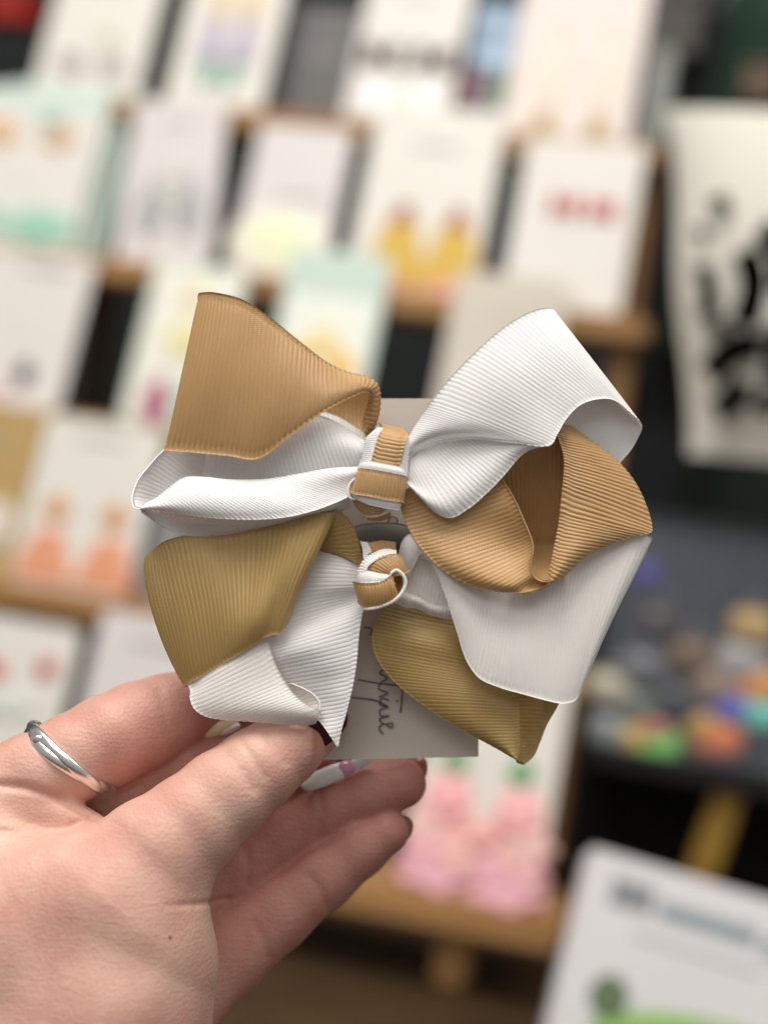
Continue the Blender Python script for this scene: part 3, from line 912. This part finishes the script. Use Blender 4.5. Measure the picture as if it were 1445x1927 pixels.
# ================================================================== LOWER HAIR BOW
lb = unp(np.array([715, 1150, -60.0]))
LB = thing('hair_bow', 'old gold and white grosgrain hair bow with a rolled knot, below its pair', 'hair bow', tuple(lb), group='pair of hair bows on the card')
R = lambda *a, **k: ribbon('ribbon_loop', LB, *a, **k)
# gold loop, left
R(GOLD, [[(310, 1050, -75), (385, 1275, -62)], [(290, 1050, -45), (356, 1290, -34)], [(284, 1046, -14), (274, 1085, -8), (304, 1195, -6), (346, 1294, -6)], [(305, 1022, 2), (361, 1284, 8)], [(340, 1010, 8), (388, 1269, 14)], [(385, 1010, 11), (416, 1252, 19)],
         [(425, 1007, 13), (443, 1235, 23), (4, 14)], [(470, 999, 15), (465, 1219, 25), (0, 16)], [(515, 988, 17), (485, 1206, 27), (4, 18)], [(555, 978, 18), (503, 1197, 28)], [(590, 969, 17), (515, 1194, 28)], [(614, 964, 14), (524, 1193, 26)],
         [(628, 962, 4), (536, 1180, 10)], [(632, 964, -10), (548, 1160, -10)]], bulge=(12, 12), pitch=8.2, amp=1.35)
R(GOLD, [[(596, 975, -16), (630, 960, -2)], [(594, 990, -22), (649, 970, -6)], [(588, 1006, -28), (664, 989, -13)], [(586, 1022, -32), (674, 1011, -19)], [(594, 1034, -34), (680, 1034, -24)], [(622, 1046, -34), (682, 1051, -28)], [(658, 1058, -34), (684, 1061, -30)]],
  bulge=12, pitch=8.5, amp=0.95)
R(WARM, [[(610, 1036, -44), (600, 1060, -44)], [(640, 1052, -36), (640, 1066, -40)], [(664, 1060, -30), (664, 1068, -36)], [(688, 1058, -24), (688, 1068, -30)]], bulge=3, pitch=7, amp=1.2)
# white, left fan falling to a point
R(WHITE, [[(565, 1020, -52), (672, 1040, -42)], [(565, 1045, -44), (682, 1062, -34)], [(552, 1075, -36), (690, 1084, -26), 10], [(538, 1110, -30), (692, 1103, -22), 8], [(520, 1150, -26), (692, 1116, -20), (2, -6)], [(506, 1188, -18), (690, 1130, -18), (-2, -12)], [(500, 1214, -10), (682, 1156, -12), (10, 8)],
          [(500, 1240, -6), (675, 1193, -8), 16], [(515, 1268, -14), (671, 1233, -4), (10, 14)], [(543, 1296, -22), (667, 1272, 0), (4, 8)], [(574, 1324, -22), (660, 1308, 4), (2, 8)], [(599, 1352, -14), (652, 1341, 8), 6],
          [(619, 1380, 7), (643, 1375, 10), 3], [(634, 1405, 9), (637, 1404, 10), 0]], pitch=8.0, amp=1.0)
# white loop, lower left
R(WARM, [[(497, 1185, 8), (340, 1275, -6)], [(506, 1210, 14), (357, 1297, 4)], [(517, 1242, 18), (358, 1315, 8)], [(527, 1264, 20), (367, 1334, 10)], [(538, 1283, 22), (386, 1346, 10)], [(552, 1303, 24), (420, 1352, 10)],
         [(568, 1319, 24), (460, 1355, 10)], [(586, 1331, 22), (506, 1358, 8)], [(598, 1334, 18), (548, 1362, 4)], [(603, 1341, 10), (580, 1364, -4)], [(603, 1349, -2), (594, 1362, -12)]], bulge=12, pitch=8.0, selv=8)
R(WARM, [[(599, 1336, 17), (565, 1348, 0)], [(599, 1322, 12), (558, 1338, -12)], [(590, 1308, 6), (545, 1326, -16)], [(574, 1297, 0), (530, 1314, -18)], [(548, 1286, -6), (510, 1300, -20)]], bulge=-4, pitch=8)
# white loop, right
R(WARM, [[(800, 1004, -16), (796, 1042, -4)], [(826, 1018, -16), (815, 1067, 0)], [(852, 1036, -16), (838, 1120, 3)], [(880, 1058, -18), (859, 1187, 6)], [(905, 1078, -20), (877, 1243, 10)], [(932, 1092, -22), (901, 1276, 12)],
         [(962, 1097, -22), (940, 1294, 12)], [(1002, 1092, -22), (985, 1307, 12)], [(1046, 1072, -20), (1026, 1318, 10)], [(1100, 1036, -16), (1058, 1324, 6)], [(1150, 1015, -14), (1080, 1319, 0)], [(1210, 1006, -20), (1089, 1306, -8)],
         [(1223, 1010, -32), (1092, 1300, -24)], [(1205, 1018, -55), (1080, 1285, -50)]], bulge=9, pitch=7.6, sides=(False, True), pleat=1.5, pleat_n=0.6)
R(WARM, [[(808, 1014, -18), (812, 1058, -6)], [(788, 1004, -12), (794, 1040, -8)], [(769, 1006, -10), (782, 1060, -16)], [(756, 1021, -16), (770, 1084, -24)], [(750, 1040, -30), (760, 1098, -34)]], bulge=6, pitch=7.6)
R(WARM, [[(755, 1070, -36), (740, 1126, -30)], [(785, 1050, -48), (770, 1140, -40)], [(815, 1060, -50), (804, 1152, -46)], [(850, 1080, -50), (842, 1162, -47)], [(885, 1105, -50), (878, 1170, -48)]], bulge=4, pitch=8)
R(WARM, [[(748, 1112, -14), (742, 1134, -22)], [(768, 1116, -20), (765, 1143, -30)], [(790, 1126, -30), (786, 1144, -38)], [(812, 1138, -38), (808, 1155, -44)], [(850, 1142, -46), (848, 1166, -50)], [(880, 1148, -50), (880, 1170, -52)]], bulge=7, pitch=6.5, amp=1.2)
# gold loop, lower right (behind)
R(GOLD, [[(742, 1112, -84), (850, 1130, -84), 0], [(718, 1150, -66), (868, 1180, -66), 6], [(701, 1188, -50), (890, 1225, -48)], [(703, 1224, -48), (920, 1265, -46)], [(719, 1257, -45), (950, 1292, -43)], [(752, 1293, -42), (974, 1313, -40)],
         [(800, 1329, -40), (977, 1336, -37)], [(850, 1361, -37), (977, 1361, -35)], [(895, 1388, -35), (977, 1386, -33)], [(935, 1411, -33), (977, 1410, -31)], [(968, 1430, -31), (978, 1430, -29)], [(982, 1436, -36), (986, 1432, -36)]],
  bulge=12, pitch=8.4, sides=(False, True))
R(GOLD, [[(945, 1290, -150), (1062, 1296, -64)], [(950, 1325, -145), (1047, 1328, -62)], [(955, 1360, -130), (1028, 1362, -58)], [(962, 1395, -105), (1016, 1396, -52)], [(968, 1420, -70), (1002, 1424, -46)], [(974, 1434, -42), (984, 1437, -40)]], bulge=-18, pitch=8)
R(GOLD, [[(1021, 1300, -54), (1062, 1298, -60)], [(1022, 1325, -54), (1048, 1328, -60)], [(1022, 1350, -54), (1034, 1352, -57)], [(1020, 1372, -54), (1023, 1373, -55)]], bulge=2, pitch=8)
# rolled knot
K = lambda *a, **k: ribbon('centre_knot', LB, *a, nv=14, thick=3, sag=0.4, **k)
K(TAN, [[(674, 1070, -30), (682, 1130, -30)], [(690, 1044, -6), (696, 1142, -6)], [(715, 1036, 4), (716, 1144, 6)], [(740, 1040, 0), (740, 1136, 2)], [(762, 1058, -26), (758, 1120, -26)]], bulge=6, pitch=7)
K(TAN, [[(688, 1070, 28), (733, 1086, 36)], [(703, 1055, 34), (745, 1084, 38)], [(722, 1046, 33), (757, 1081, 33)], [(743, 1043, 25), (766, 1078, 18)], [(754, 1046, 5), (770, 1074, 0)]], bulge=6, pitch=6, selv=4, amp=1.5)
K(WHITE, [[(670, 1096, 12), (694, 1097, 34)], [(673, 1076, 18), (690, 1076, 37)], [(682, 1058, 20), (692, 1068, 37)], [(700, 1043, 18), (703, 1057, 37)], [(722, 1034, 14), (723, 1048, 35)], [(746, 1036, 6), (746, 1048, 27)]], bulge=4, pitch=5, selv=3, amp=1.5)
K(WHITE, [[(670, 1082, 18), (670, 1100, 18)], [(676, 1076, 34), (677, 1098, 38)], [(692, 1074, 42), (694, 1097, 48)], [(713, 1079, 45), (715, 1095, 50)], [(736, 1083, 43), (735, 1088, 46)]], bulge=2, pitch=5, selv=3, amp=0.95)
K(TAN, [[(664, 1094, 0), (674, 1132, -4)], [(668, 1095, 26), (677, 1137, 18)], [(682, 1097, 44), (686, 1143, 36)], [(702, 1097, 50), (704, 1143, 42)], [(722, 1092, 50), (724, 1138, 44)], [(737, 1086, 46), (744, 1127, 42)], [(742, 1098, 42), (750, 1120, 40)]], bulge=5, pitch=6.8, selv=4, amp=1.6)
K(TAN, [[(736, 1080, 22), (736, 1120, 24)], [(746, 1074, 12), (747, 1118, 16)], [(757, 1080, 24), (758, 1112, 28)]], bulge=-8, pitch=6, selv=3, amp=1.0)
tube('knot_rim', LB, WHITE, [(733, 1086, 46), (737, 1078, 48), (745, 1073, 46), (755, 1079, 44), (763, 1094, 42), (758, 1112, 42), (744, 1128, 44), (720, 1140, 44), (690, 1146, 38), (678, 1143, 22)], [2.2, 3.2, 3.4, 3.4, 3.4, 3, 3, 3, 2.6, 2], flat=0.7)
K(WHITE, [[(678, 1018, -36), (690, 1020, -34)], [(682, 1034, -20), (698, 1034, -16)], [(684, 1052, 0), (702, 1048, 4)]], bulge=2, pitch=5, selv=3, amp=1.0)
K(TAN, [[(690, 1022, -50), (690, 1040, -30)], [(715, 1018, -50), (715, 1040, -24)], [(745, 1020, -50), (745, 1042, -30)]], bulge=2, pitch=7)
# alligator clips under both wraps, gripping the card
M_METAL = simple('clip_metal', (0.62, 0.62, 0.62), 0.25, metal=1.0)
for par, yc in ((UB, 880), (LB, 1095)):
    po = np.array(par.location)
    for dd in (-30, CARD_D + 4):
        P = []
        for s in (0, -7):
            for x, y in ((682, yc + 10), (756, yc + 10), (756, yc + 44), (682, yc + 44)):
                P.append((x, y - 24, dd + s + (0 if dd > -60 else 2)))
        Wd = unp(np.array(P, float)) - po
        Fc = [(0, 1, 2, 3), (7, 6, 5, 4), (0, 4, 5, 1), (1, 5, 6, 2), (2, 6, 7, 3), (3, 7, 4, 0)]
        link('clip_prong', raw_mesh('clip_prong', Wd, Fc, False), M_METAL, par)
    P = []
    for dd in (-30, CARD_D):
        for x, y in ((684, yc - 12), (700, yc - 12), (700, yc + 18), (684, yc + 18)):
            P.append((x, y, dd))
    link('clip_hinge', raw_mesh('clip_hinge', unp(np.array(P, float)) - po, [(0, 1, 2, 3), (7, 6, 5, 4), (0, 4, 5, 1), (1, 5, 6, 2), (2, 6, 7, 3), (3, 7, 4, 0)], False), M_METAL, par)

M_GAPSHADE = simple('gap_shade_tone', (0.13, 0.115, 0.105), 0.6, metal=0.0)  # brownish shadow tone, not metal
ribbon('clip_spring', LB, M_GAPSHADE, [[(668, 990, -100), (664, 1044, -96)], [(700, 984, -92), (700, 1040, -80)], [(740, 984, -90), (742, 1040, -78)], [(786, 992, -100), (790, 1048, -96)]], bulge=10, amp=0.0, sag=0.0, thick=6)  # added dark sheet standing in for the shade between the two knots
# ================================================================== HAND
STEP = 4.5
GX = np.arange(-330, 860, STEP, dtype=np.float32)
GY = np.arange(1190, 2260, STEP, dtype=np.float32)
GZ = np.arange(-420, 220, STEP, dtype=np.float32)
X, Y, Z = np.meshgrid(GX, GY, GZ, indexing='ij', sparse=True)
SHP = (len(GX), len(GY), len(GZ))


def cone_chain(ch, k=None, stretch=(1, 1, 1)):
    D = None
    for (a, b) in zip(ch[:-1], ch[1:]):
        ax, ay, az, ra = a
        bx, by, bz, rb = b
        dx, dy, dz = bx - ax, by - ay, bz - az
        L2 = dx * dx + dy * dy + dz * dz
        t = ((X - ax) * dx + (Y - ay) * dy + (Z - az) * dz) / np.float32(L2)
        np.clip(t, 0, 1, out=t)
        d = np.sqrt((X - ax - t * dx) ** 2 + (Y - ay - t * dy) ** 2 + ((Z - az - t * dz)) ** 2) - (ra + t * (rb - ra))
        d = d.astype(np.float32)
        if D is None:
            D = d
        else:
            D = smin(D, d, 14.0) if k is None else smin(D, d, k)
    return D


def smin(a, b, k):
    h = np.maximum(k - np.abs(a - b), 0) / k
    return np.minimum(a, b) - h * h * k * 0.25


def ellip(c, r):
    q = np.sqrt(((X - c[0]) / r[0]) ** 2 + ((Y - c[1]) / r[1]) ** 2 + ((Z - c[2]) / r[2]) ** 2)
    return ((q - 1) * min(r)).astype(np.float32)


thumb = cone_chain([(215, 1700, 10, 150), (292, 1612, 14, 113), (356, 1556, 6, 96), (420, 1500, -10, 87), (480, 1452, -32, 79), (535, 1408, -60, 70), (583, 1371, -86, 57), (612, 1351, -98, 46)])
palm = cone_chain([(250, 1790, 6, 148), (175, 1930, 0, 190), (60, 2100, -20, 230), (-100, 2300, -40, 250)], 90)
palm = smin(palm, cone_chain([(285, 1820, -20, 112), (240, 1960, -30, 140), (180, 2150, -50, 160)]), 60)
palm = smin(palm, cone_chain([(60, 1720, -10, 160), (-80, 1800, -30, 200), (-200, 2000, -60, 220)], 90), 120)
palm = smin(palm, cone_chain([(-40, 1610, -60, 130), (-200, 1750, -90, 170)]), 30)
palm = smin(palm, cone_chain([(230, 1850, -120, 130), (60, 1950, -140, 170)]), 40)
H = smin(palm, thumb, 80)
web = cone_chain([(-90, 1560, -40, 98), (30, 1530, -50, 70), (110, 1545, -42, 52), (165, 1570, -40, 45)])
H = smin(H, web, 12)
index = cone_chain([(-140, 1570, -70, 105), (-30, 1512, -72, 94), (60, 1468, -74, 86), (135, 1428, -78, 82), (205, 1394, -98, 86), (262, 1368, -124, 84), (315, 1345, -152, 76), (372, 1322, -186, 66), (430, 1318, -206, 56), (480, 1330, -212, 48)])
H = smin(H, index, 14)
middle = cone_chain([(-60, 1640, -150, 100), (120, 1545, -190, 84), (250, 1470, -184, 84), (335, 1432, -200, 76), (410, 1404, -212, 62), (500, 1400, -222, 56), (590, 1412, -222, 48)])
H = smin(H, middle, 8)
ringf = cone_chain([(150, 1800, -190, 110), (330, 1712, -205, 86), (440, 1636, -222, 76), (530, 1572, -230, 70), (620, 1520, -226, 63), (695, 1490, -216, 58), (752, 1474, -206, 50)])
H = smin(H, ringf, 7)
pinky = cone_chain([(180, 1960, -130, 140), (320, 1872, -168, 102), (415, 1796, -196, 86), (515, 1716, -216, 75), (605, 1645, -220, 66), (676, 1594, -214, 56), (726, 1566, -206, 45)])
H = smin(H, pinky, 7)


def surface_nets(D):
    S = D < 0
    nx, ny, nz = D.shape
    idx = -np.ones((nx - 1, ny - 1, nz - 1), np.int32)
    cnt = np.zeros((nx - 1, ny - 1, nz - 1), np.int8)
    for dx in (0, 1):
        for dy in (0, 1):
            for dz in (0, 1):
                cnt += S[dx:nx - 1 + dx, dy:ny - 1 + dy, dz:nz - 1 + dz]
    act = (cnt > 0) & (cnt < 8)
    ii = np.argwhere(act)
    idx[act] = np.arange(len(ii))
    acc = np.zeros((len(ii), 3))
    num = np.zeros(len(ii))
    cs = [(a, b, c) for a in (0, 1) for b in (0, 1) for c in (0, 1)]
    for p in cs:
        for ax in range(3):
            if p[ax] == 1:
                continue
            q = list(p)
            q[ax] = 1
            da = D[ii[:, 0] + p[0], ii[:, 1] + p[1], ii[:, 2] + p[2]].astype(float)
            db = D[ii[:, 0] + q[0], ii[:, 1] + q[1], ii[:, 2] + q[2]].astype(float)
            m = (da < 0) != (db < 0)
            t = np.where(m, da / np.where(m, da - db, 1), 0)
            pos = np.array(p, float)[None, :].repeat(len(ii), 0)
            pos[:, ax] += t
            acc += pos * m[:, None]
            num += m
    V = ii + acc / num[:, None]
    F = []
    for ax in range(3):
        sl0 = [slice(None)] * 3
        sl1 = [slice(None)] * 3
        sl0[ax] = slice(0, -1)
        sl1[ax] = slice(1, None)
        a, b = S[tuple(sl0)], S[tuple(sl1)]
        e = np.argwhere(a != b)
        u, v = [(1, 2), (2, 0), (0, 1)][ax]
        ok = (e[:, u] > 0) & (e[:, v] > 0) & (e[:, u] < D.shape[u] - 1) & (e[:, v] < D.shape[v] - 1)
        e = e[ok]
        flip = a[tuple(e.T)]

        def ix(du, dv):
            c = e.copy()
            c[:, u] -= du
            c[:, v] -= dv
            return idx[tuple(c.T)]
        q = np.stack([ix(1, 1), ix(0, 1), ix(0, 0), ix(1, 0)], -1)
        q[~flip] = q[~flip][:, ::-1]
        F.append(q)
    return V, np.concatenate(F)


HV, HF = surface_nets(H)
HP = np.stack([GX[0] + HV[:, 0] * STEP, GY[0] + HV[:, 1] * STEP, GZ[0] + HV[:, 2] * STEP], -1)
# light laplacian smoothing to take the lattice out
def smooth(P, F, it, lam=0.5):
    E = np.concatenate([F[:, [0, 1]], F[:, [1, 2]], F[:, [2, 3]], F[:, [3, 0]]])
    n = len(P)
    deg = np.bincount(E[:, 0], minlength=n) + np.bincount(E[:, 1], minlength=n)
    for _ in range(it):
        A = np.zeros_like(P)
        for c in range(3):
            A[:, c] = np.bincount(E[:, 0], P[E[:, 1], c], n) + np.bincount(E[:, 1], P[E[:, 0], c], n)
        P = P + lam * (A / np.maximum(deg, 1)[:, None] - P)
    return P


HP = smooth(HP, HF, 5)


def vnormals(P, F):
    a = np.cross(P[F[:, 2]] - P[F[:, 0]], P[F[:, 3]] - P[F[:, 1]])
    N = np.zeros_like(P)
    for k in range(4):
        for c in range(3):
            N[:, c] += np.bincount(F[:, k], a[:, c], len(P))
    return N / np.maximum(np.linalg.norm(N, axis=1, keepdims=True), 1e-9)


def crease(P, N, pts, width, depth, nz=0.05):
    """press a soft line into the skin"""
    best = np.full(len(P), 1e9)
    for a, b in zip(pts[:-1], pts[1:]):
        a, b = np.array(a, float), np.array(b, float)
        t = np.clip(((P[:, :2] - a) @ (b - a)) / ((b - a) @ (b - a)), 0, 1)
        best = np.minimum(best, np.linalg.norm(P[:, :2] - a - t[:, None] * (b - a), axis=1))
    w = depth * np.exp(-(best / width) ** 2) * (N[:, 2] > nz)
    return P - N * w[:, None]


HN = vnormals(HP, HF)
if HN[np.argmax(HP[:, 2])][2] < 0:
    HF = HF[:, ::-1].copy()
    HN = -HN
for pts, w, d in [([(0, 1562), (60, 1566), (120, 1560), (175, 1536)], 6, 5),
                  ([(-20, 1474), (50, 1482), (110, 1500), (180, 1538)], 9, 8), ([(180, 1480), (225, 1497), (262, 1478)], 8, 5),
                  ([(455, 1395), (480, 1432), (500, 1462)], 9, 2.4), ([(425, 1420), (455, 1450), (478, 1486)], 9, 2.5), ([(500, 1380), (520, 1412), (535, 1435)], 8, 2.5),
                  
                  ([(585, 1650), (605, 1676), (612, 1700)], 9, 2.8), ([(600, 1488), (606, 1530), (600, 1570)], 9, 2.6), ([(478, 1735), (500, 1775), (505, 1800)], 10, 2.8), ([(462, 1600), (470, 1630), (465, 1660)], 9, 3.5),
                  ([(300, 1300), (312, 1340), (318, 1380)], 10, 1.8)]:
    HP = crease(HP, HN, pts, w, d)
for x1, d in ((398, 2.2), (372, 1.8), (345, 1.3)):     # the fold at the root of the thumb, fading out over the mound
    HP = crease(HP, HN, [(430, 1690), (400, 1697), (x1 - 30, 1704)], 5.5, d, -0.6)
# slow swelling so no limb is a perfect cone
HP = HP + HN * (0.9 * np.sin(HP[:, :1] / 31 + HP[:, 1:2] / 47) * np.sin(HP[:, 1:2] / 39 - HP[:, 2:3] / 28))

hand_org = unp(np.array([100, 2200, -40.0]))


def skin_mat():
    m, nt, b = nodes('skin')
    tc = nt.nodes.new('ShaderNodeTexCoord')
    n1 = nt.nodes.new('ShaderNodeTexNoise')
    n1.inputs['Scale'].default_value = 48
    n1.inputs['Detail'].default_value = 8
    n1.inputs['Roughness'].default_value = 0.6
    nt.links.new(tc.outputs['Object'], n1.inputs['Vector'])
    cr = nt.nodes.new('ShaderNodeValToRGB')
    cr.color_ramp.elements[0].position = 0.32
    cr.color_ramp.elements[0].color = (0.57, 0.285, 0.228, 1)
    cr.color_ramp.elements[1].position = 0.70
    cr.color_ramp.elements[1].color = (0.71, 0.48, 0.385, 1)
    nt.links.new(n1.outputs['Fac'], cr.inputs['Fac'])
    # flushed finger tips and inner fingers, with shade painted over the rear fingers
    at = nt.nodes.new('ShaderNodeAttribute')
    at.attribute_name = 'flush_shade'
    mx = nt.nodes.new('ShaderNodeMix')
    mx.data_type = 'RGBA'
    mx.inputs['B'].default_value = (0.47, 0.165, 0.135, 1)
    nt.links.new(at.outputs['Fac'], mx.inputs['Factor'])
    nt.links.new(cr.outputs['Color'], mx.inputs['A'])
    nt.links.new(mx.outputs['Result'], b.inputs['Base Color'])
    b.inputs['Roughness'].default_value = 0.48
    b.inputs['Specular IOR Level'].default_value = 0.4
    b.inputs['Subsurface Weight'].default_value = 0.25
    b.inputs['Subsurface Radius'].default_value = (1.0, 0.35, 0.2)
    b.inputs['Subsurface Scale'].default_value = 0.0025
    # pores and fine wrinkles
    v = nt.nodes.new('ShaderNodeTexVoronoi')
    v.inputs['Scale'].default_value = 1500
    nt.links.new(tc.outputs['Object'], v.inputs['Vector'])
    mp = nt.nodes.new('ShaderNodeMapping')
    mp.inputs['Scale'].default_value = (260, 260, 1700)
    mp.inputs['Rotation'].default_value = (0.2, 0.35, 0.2)
    n2 = nt.nodes.new('ShaderNodeTexNoise')
    n2.inputs['Scale'].default_value = 1.0
    n2.inputs['Detail'].default_value = 3
    nt.links.new(tc.outputs['Object'], mp.inputs['Vector'])
    nt.links.new(mp.outputs['Vector'], n2.inputs['Vector'])
    ad = nt.nodes.new('ShaderNodeMath')
    ad.operation = 'ADD'
    nt.links.new(v.outputs['Distance'], ad.inputs[0])
    nt.links.new(n2.outputs['Fac'], ad.inputs[1])
    bp = nt.nodes.new('ShaderNodeBump')
    bp.inputs['Strength'].default_value = 0.21
    bp.inputs['Distance'].default_value = 0.0004
    nt.links.new(ad.outputs[0], bp.inputs['Height'])
    nt.links.new(bp.outputs['Normal'], b.inputs['Normal'])
    return m


SKIN = skin_mat()
hme = raw_mesh('hand', unp(HP) - hand_org, HF)
fl = hme.attributes.new('flush_shade', 'FLOAT', 'POINT')
flush_shade = np.zeros(len(HP))
for c, r, s in [((775, 1465, -200), 60, .55), ((745, 1560, -200), 60, .55), ((640, 1520, -190), 140, .35), ((600, 1640, -180), 130, .35), ((470, 1640, -180), 110, .35), ((260, 1420, -60), 110, .30),
                ((420, 1760, -150), 110, .30), ((190, 1590, 90), 60, .25), ((600, 1380, -40), 70, .25), ((380, 1340, -140), 110, .35)]:
    d = np.linalg.norm(HP - np.array(c), axis=1)
    flush_shade = np.maximum(flush_shade, min(0.8, s * 1.6) * np.exp(-(d / r) ** 2))
back = np.clip((-110 - HP[:, 2]) / 60, 0, 1) * np.clip((HP[:, 0] - 330) / 90, 0, 1)  # rear fingers: shade of hand and bows painted in with the redness
flush_shade = np.maximum(flush_shade, 0.70 * back)
fl.data.foreach_set('value', flush_shade.astype(np.float32))
hand = link('hand', hme, SKIN, None, tuple(hand_org))
tag(hand, 'left hand pinching the greige bow card between thumb and fingers', 'hand')


def nail(mat, c, ax, name='fingernail', power=(0.8, 0.8, 1), on=None):
    """flat almond shell; half axes given in photo space"""
    Vn, Fn = blob_mesh('n', c, ax, 28, 16, power)
    return link(name, raw_mesh(name, unp(np.array(Vn)) - hand_org, Fn), mat, on or hand)


def unit(v):
    v = np.array(v, float)
    return v / np.linalg.norm(v)


M_MAROON = simple('maroon_polish', (0.05, 0.012, 0.016), 0.15, **{'Coat Weight': 0.6})
M_WHITEP = simple('white_polish', (0.80, 0.78, 0.76), 0.2, **{'Coat Weight': 0.5})
M_PINKP = simple('pink_polish', (0.66, 0.30, 0.42), 0.2, **{'Coat Weight': 0.5})
M_BUTTER = simple('butter_polish', (0.74, 0.64, 0.38), 0.2, **{'Coat Weight': 0.5})
M_RUSTP = simple('rust_polish', (0.27, 0.075, 0.04), 0.3, **{'Coat Weight': 0.5})
# thumb nail: faces up right and towards the viewer
a = unit((0.78, -0.62, -0.06))
nrm = unit((0.30, 0.20, 0.93))
b_ = unit(np.cross(nrm, a))
nrm = np.cross(a, b_)
nail(M_MAROON, (604, 1367, -32), np.array([a * 56, b_ * 38, nrm * 10]))
a = unit((0.92, -0.39, 0))
b_ = unit((0.3, 0.75, 0.5))
b_ = unit(b_ - a * (a @ b_))
mn = nail(M_WHITEP, (616, 1460, -160), np.array([a * 54, b_ * 18, np.cross(a, b_) * 13]))
nail(M_PINKP, (648, 1447, -160), np.array([a * 24, b_ * 16.5, np.cross(a, b_) * 13]), 'polish_band', (1, 1, 1), mn)
nail(M_WHITEP, (678, 1434, -161), np.array([a * 24, b_ * 13, np.cross(a, b_) * 11]), 'nail_tip', (1, 1, 1), mn)
a = unit((0.9, -0.35, 0))
b_ = unit((0.35, 0.8, 0.4))
b_ = unit(b_ - a * (a @ b_))
bn = nail(M_BUTTER, (412, 1368, -150), np.array([a * 40, b_ * 17, np.cross(a, b_) * 12]))
nail(M_WHITEP, (432, 1372, -146), np.array([a * 22, b_ * 9, np.cross(a, b_) * 9]), 'nail_tip', (0.8, 0.8, 1), bn)
nail(M_RUSTP, (778, 1452, -236), np.array([unit((0.9, -0.25, 0.2)) * 28, np.array([0, 26, 8.0]), np.array([4, -6, 16.0])]))
nail(M_RUSTP, (752, 1558, -236), np.array([unit((0.8, 0.2, 0.2)) * 26, np.array([-6, 24, 8.0]), np.array([4, -6, 16.0])]))
# a small mole on the thumb mound
iz = np.argmin(np.hypot(HP[:, 0] - 320, HP[:, 1] - 1763) + (HN[:, 2] < 0.2) * 1e4)
nail(simple('mole', (0.22, 0.09, 0.05), 0.5), HP[iz] + HN[iz] * 0.3, np.diag([3.2, 3.2, 1.2]), 'mole')

# ------------------------------------------------------------------ silver ring on the index finger
M_SILVER = simple('silver', (0.86, 0.85, 0.83), 0.30, metal=1.0, noise=0.06, scale=400)
rc = np.array([134, 1428, -80.0])
ro = unp(rc)
RING = thing('ring', 'polished silver crossover band worn on the index finger', 'ring', tuple(ro))
e1 = unit((0.80, 0.60, 0.0))
e2 = unit((-0.12, 0.10, 1.0))
for sgn in (1, -1):
    pts = []
    rr = []
    e3 = unit(np.cross(e1, e2))
    for q in range(49):
        t = 2 * math.pi * q / 48
        rad = 91 + 2.0 * math.sin(t * 3 + sgn)
        off = sgn * 7.5 * math.sin(t * 1.0 + 2.2)
        pts.append(rc + (e1 * math.cos(t) + e2 * math.sin(t)) * rad + e3 * off)
    tube('twisted_band', RING, M_SILVER, pts, 12.5, ns=12, sub=2, flat=0.62)
stone = rc + e1 * -62 + e2 * 68
ax = np.array([e1 * 16, e3 * 13, unit(stone - rc) * 8])
Vn, Fn = blob_mesh('s', stone, ax, 20, 12)
link('setting', raw_mesh('setting', unp(np.array(Vn)) - ro, Fn), M_SILVER, RING)
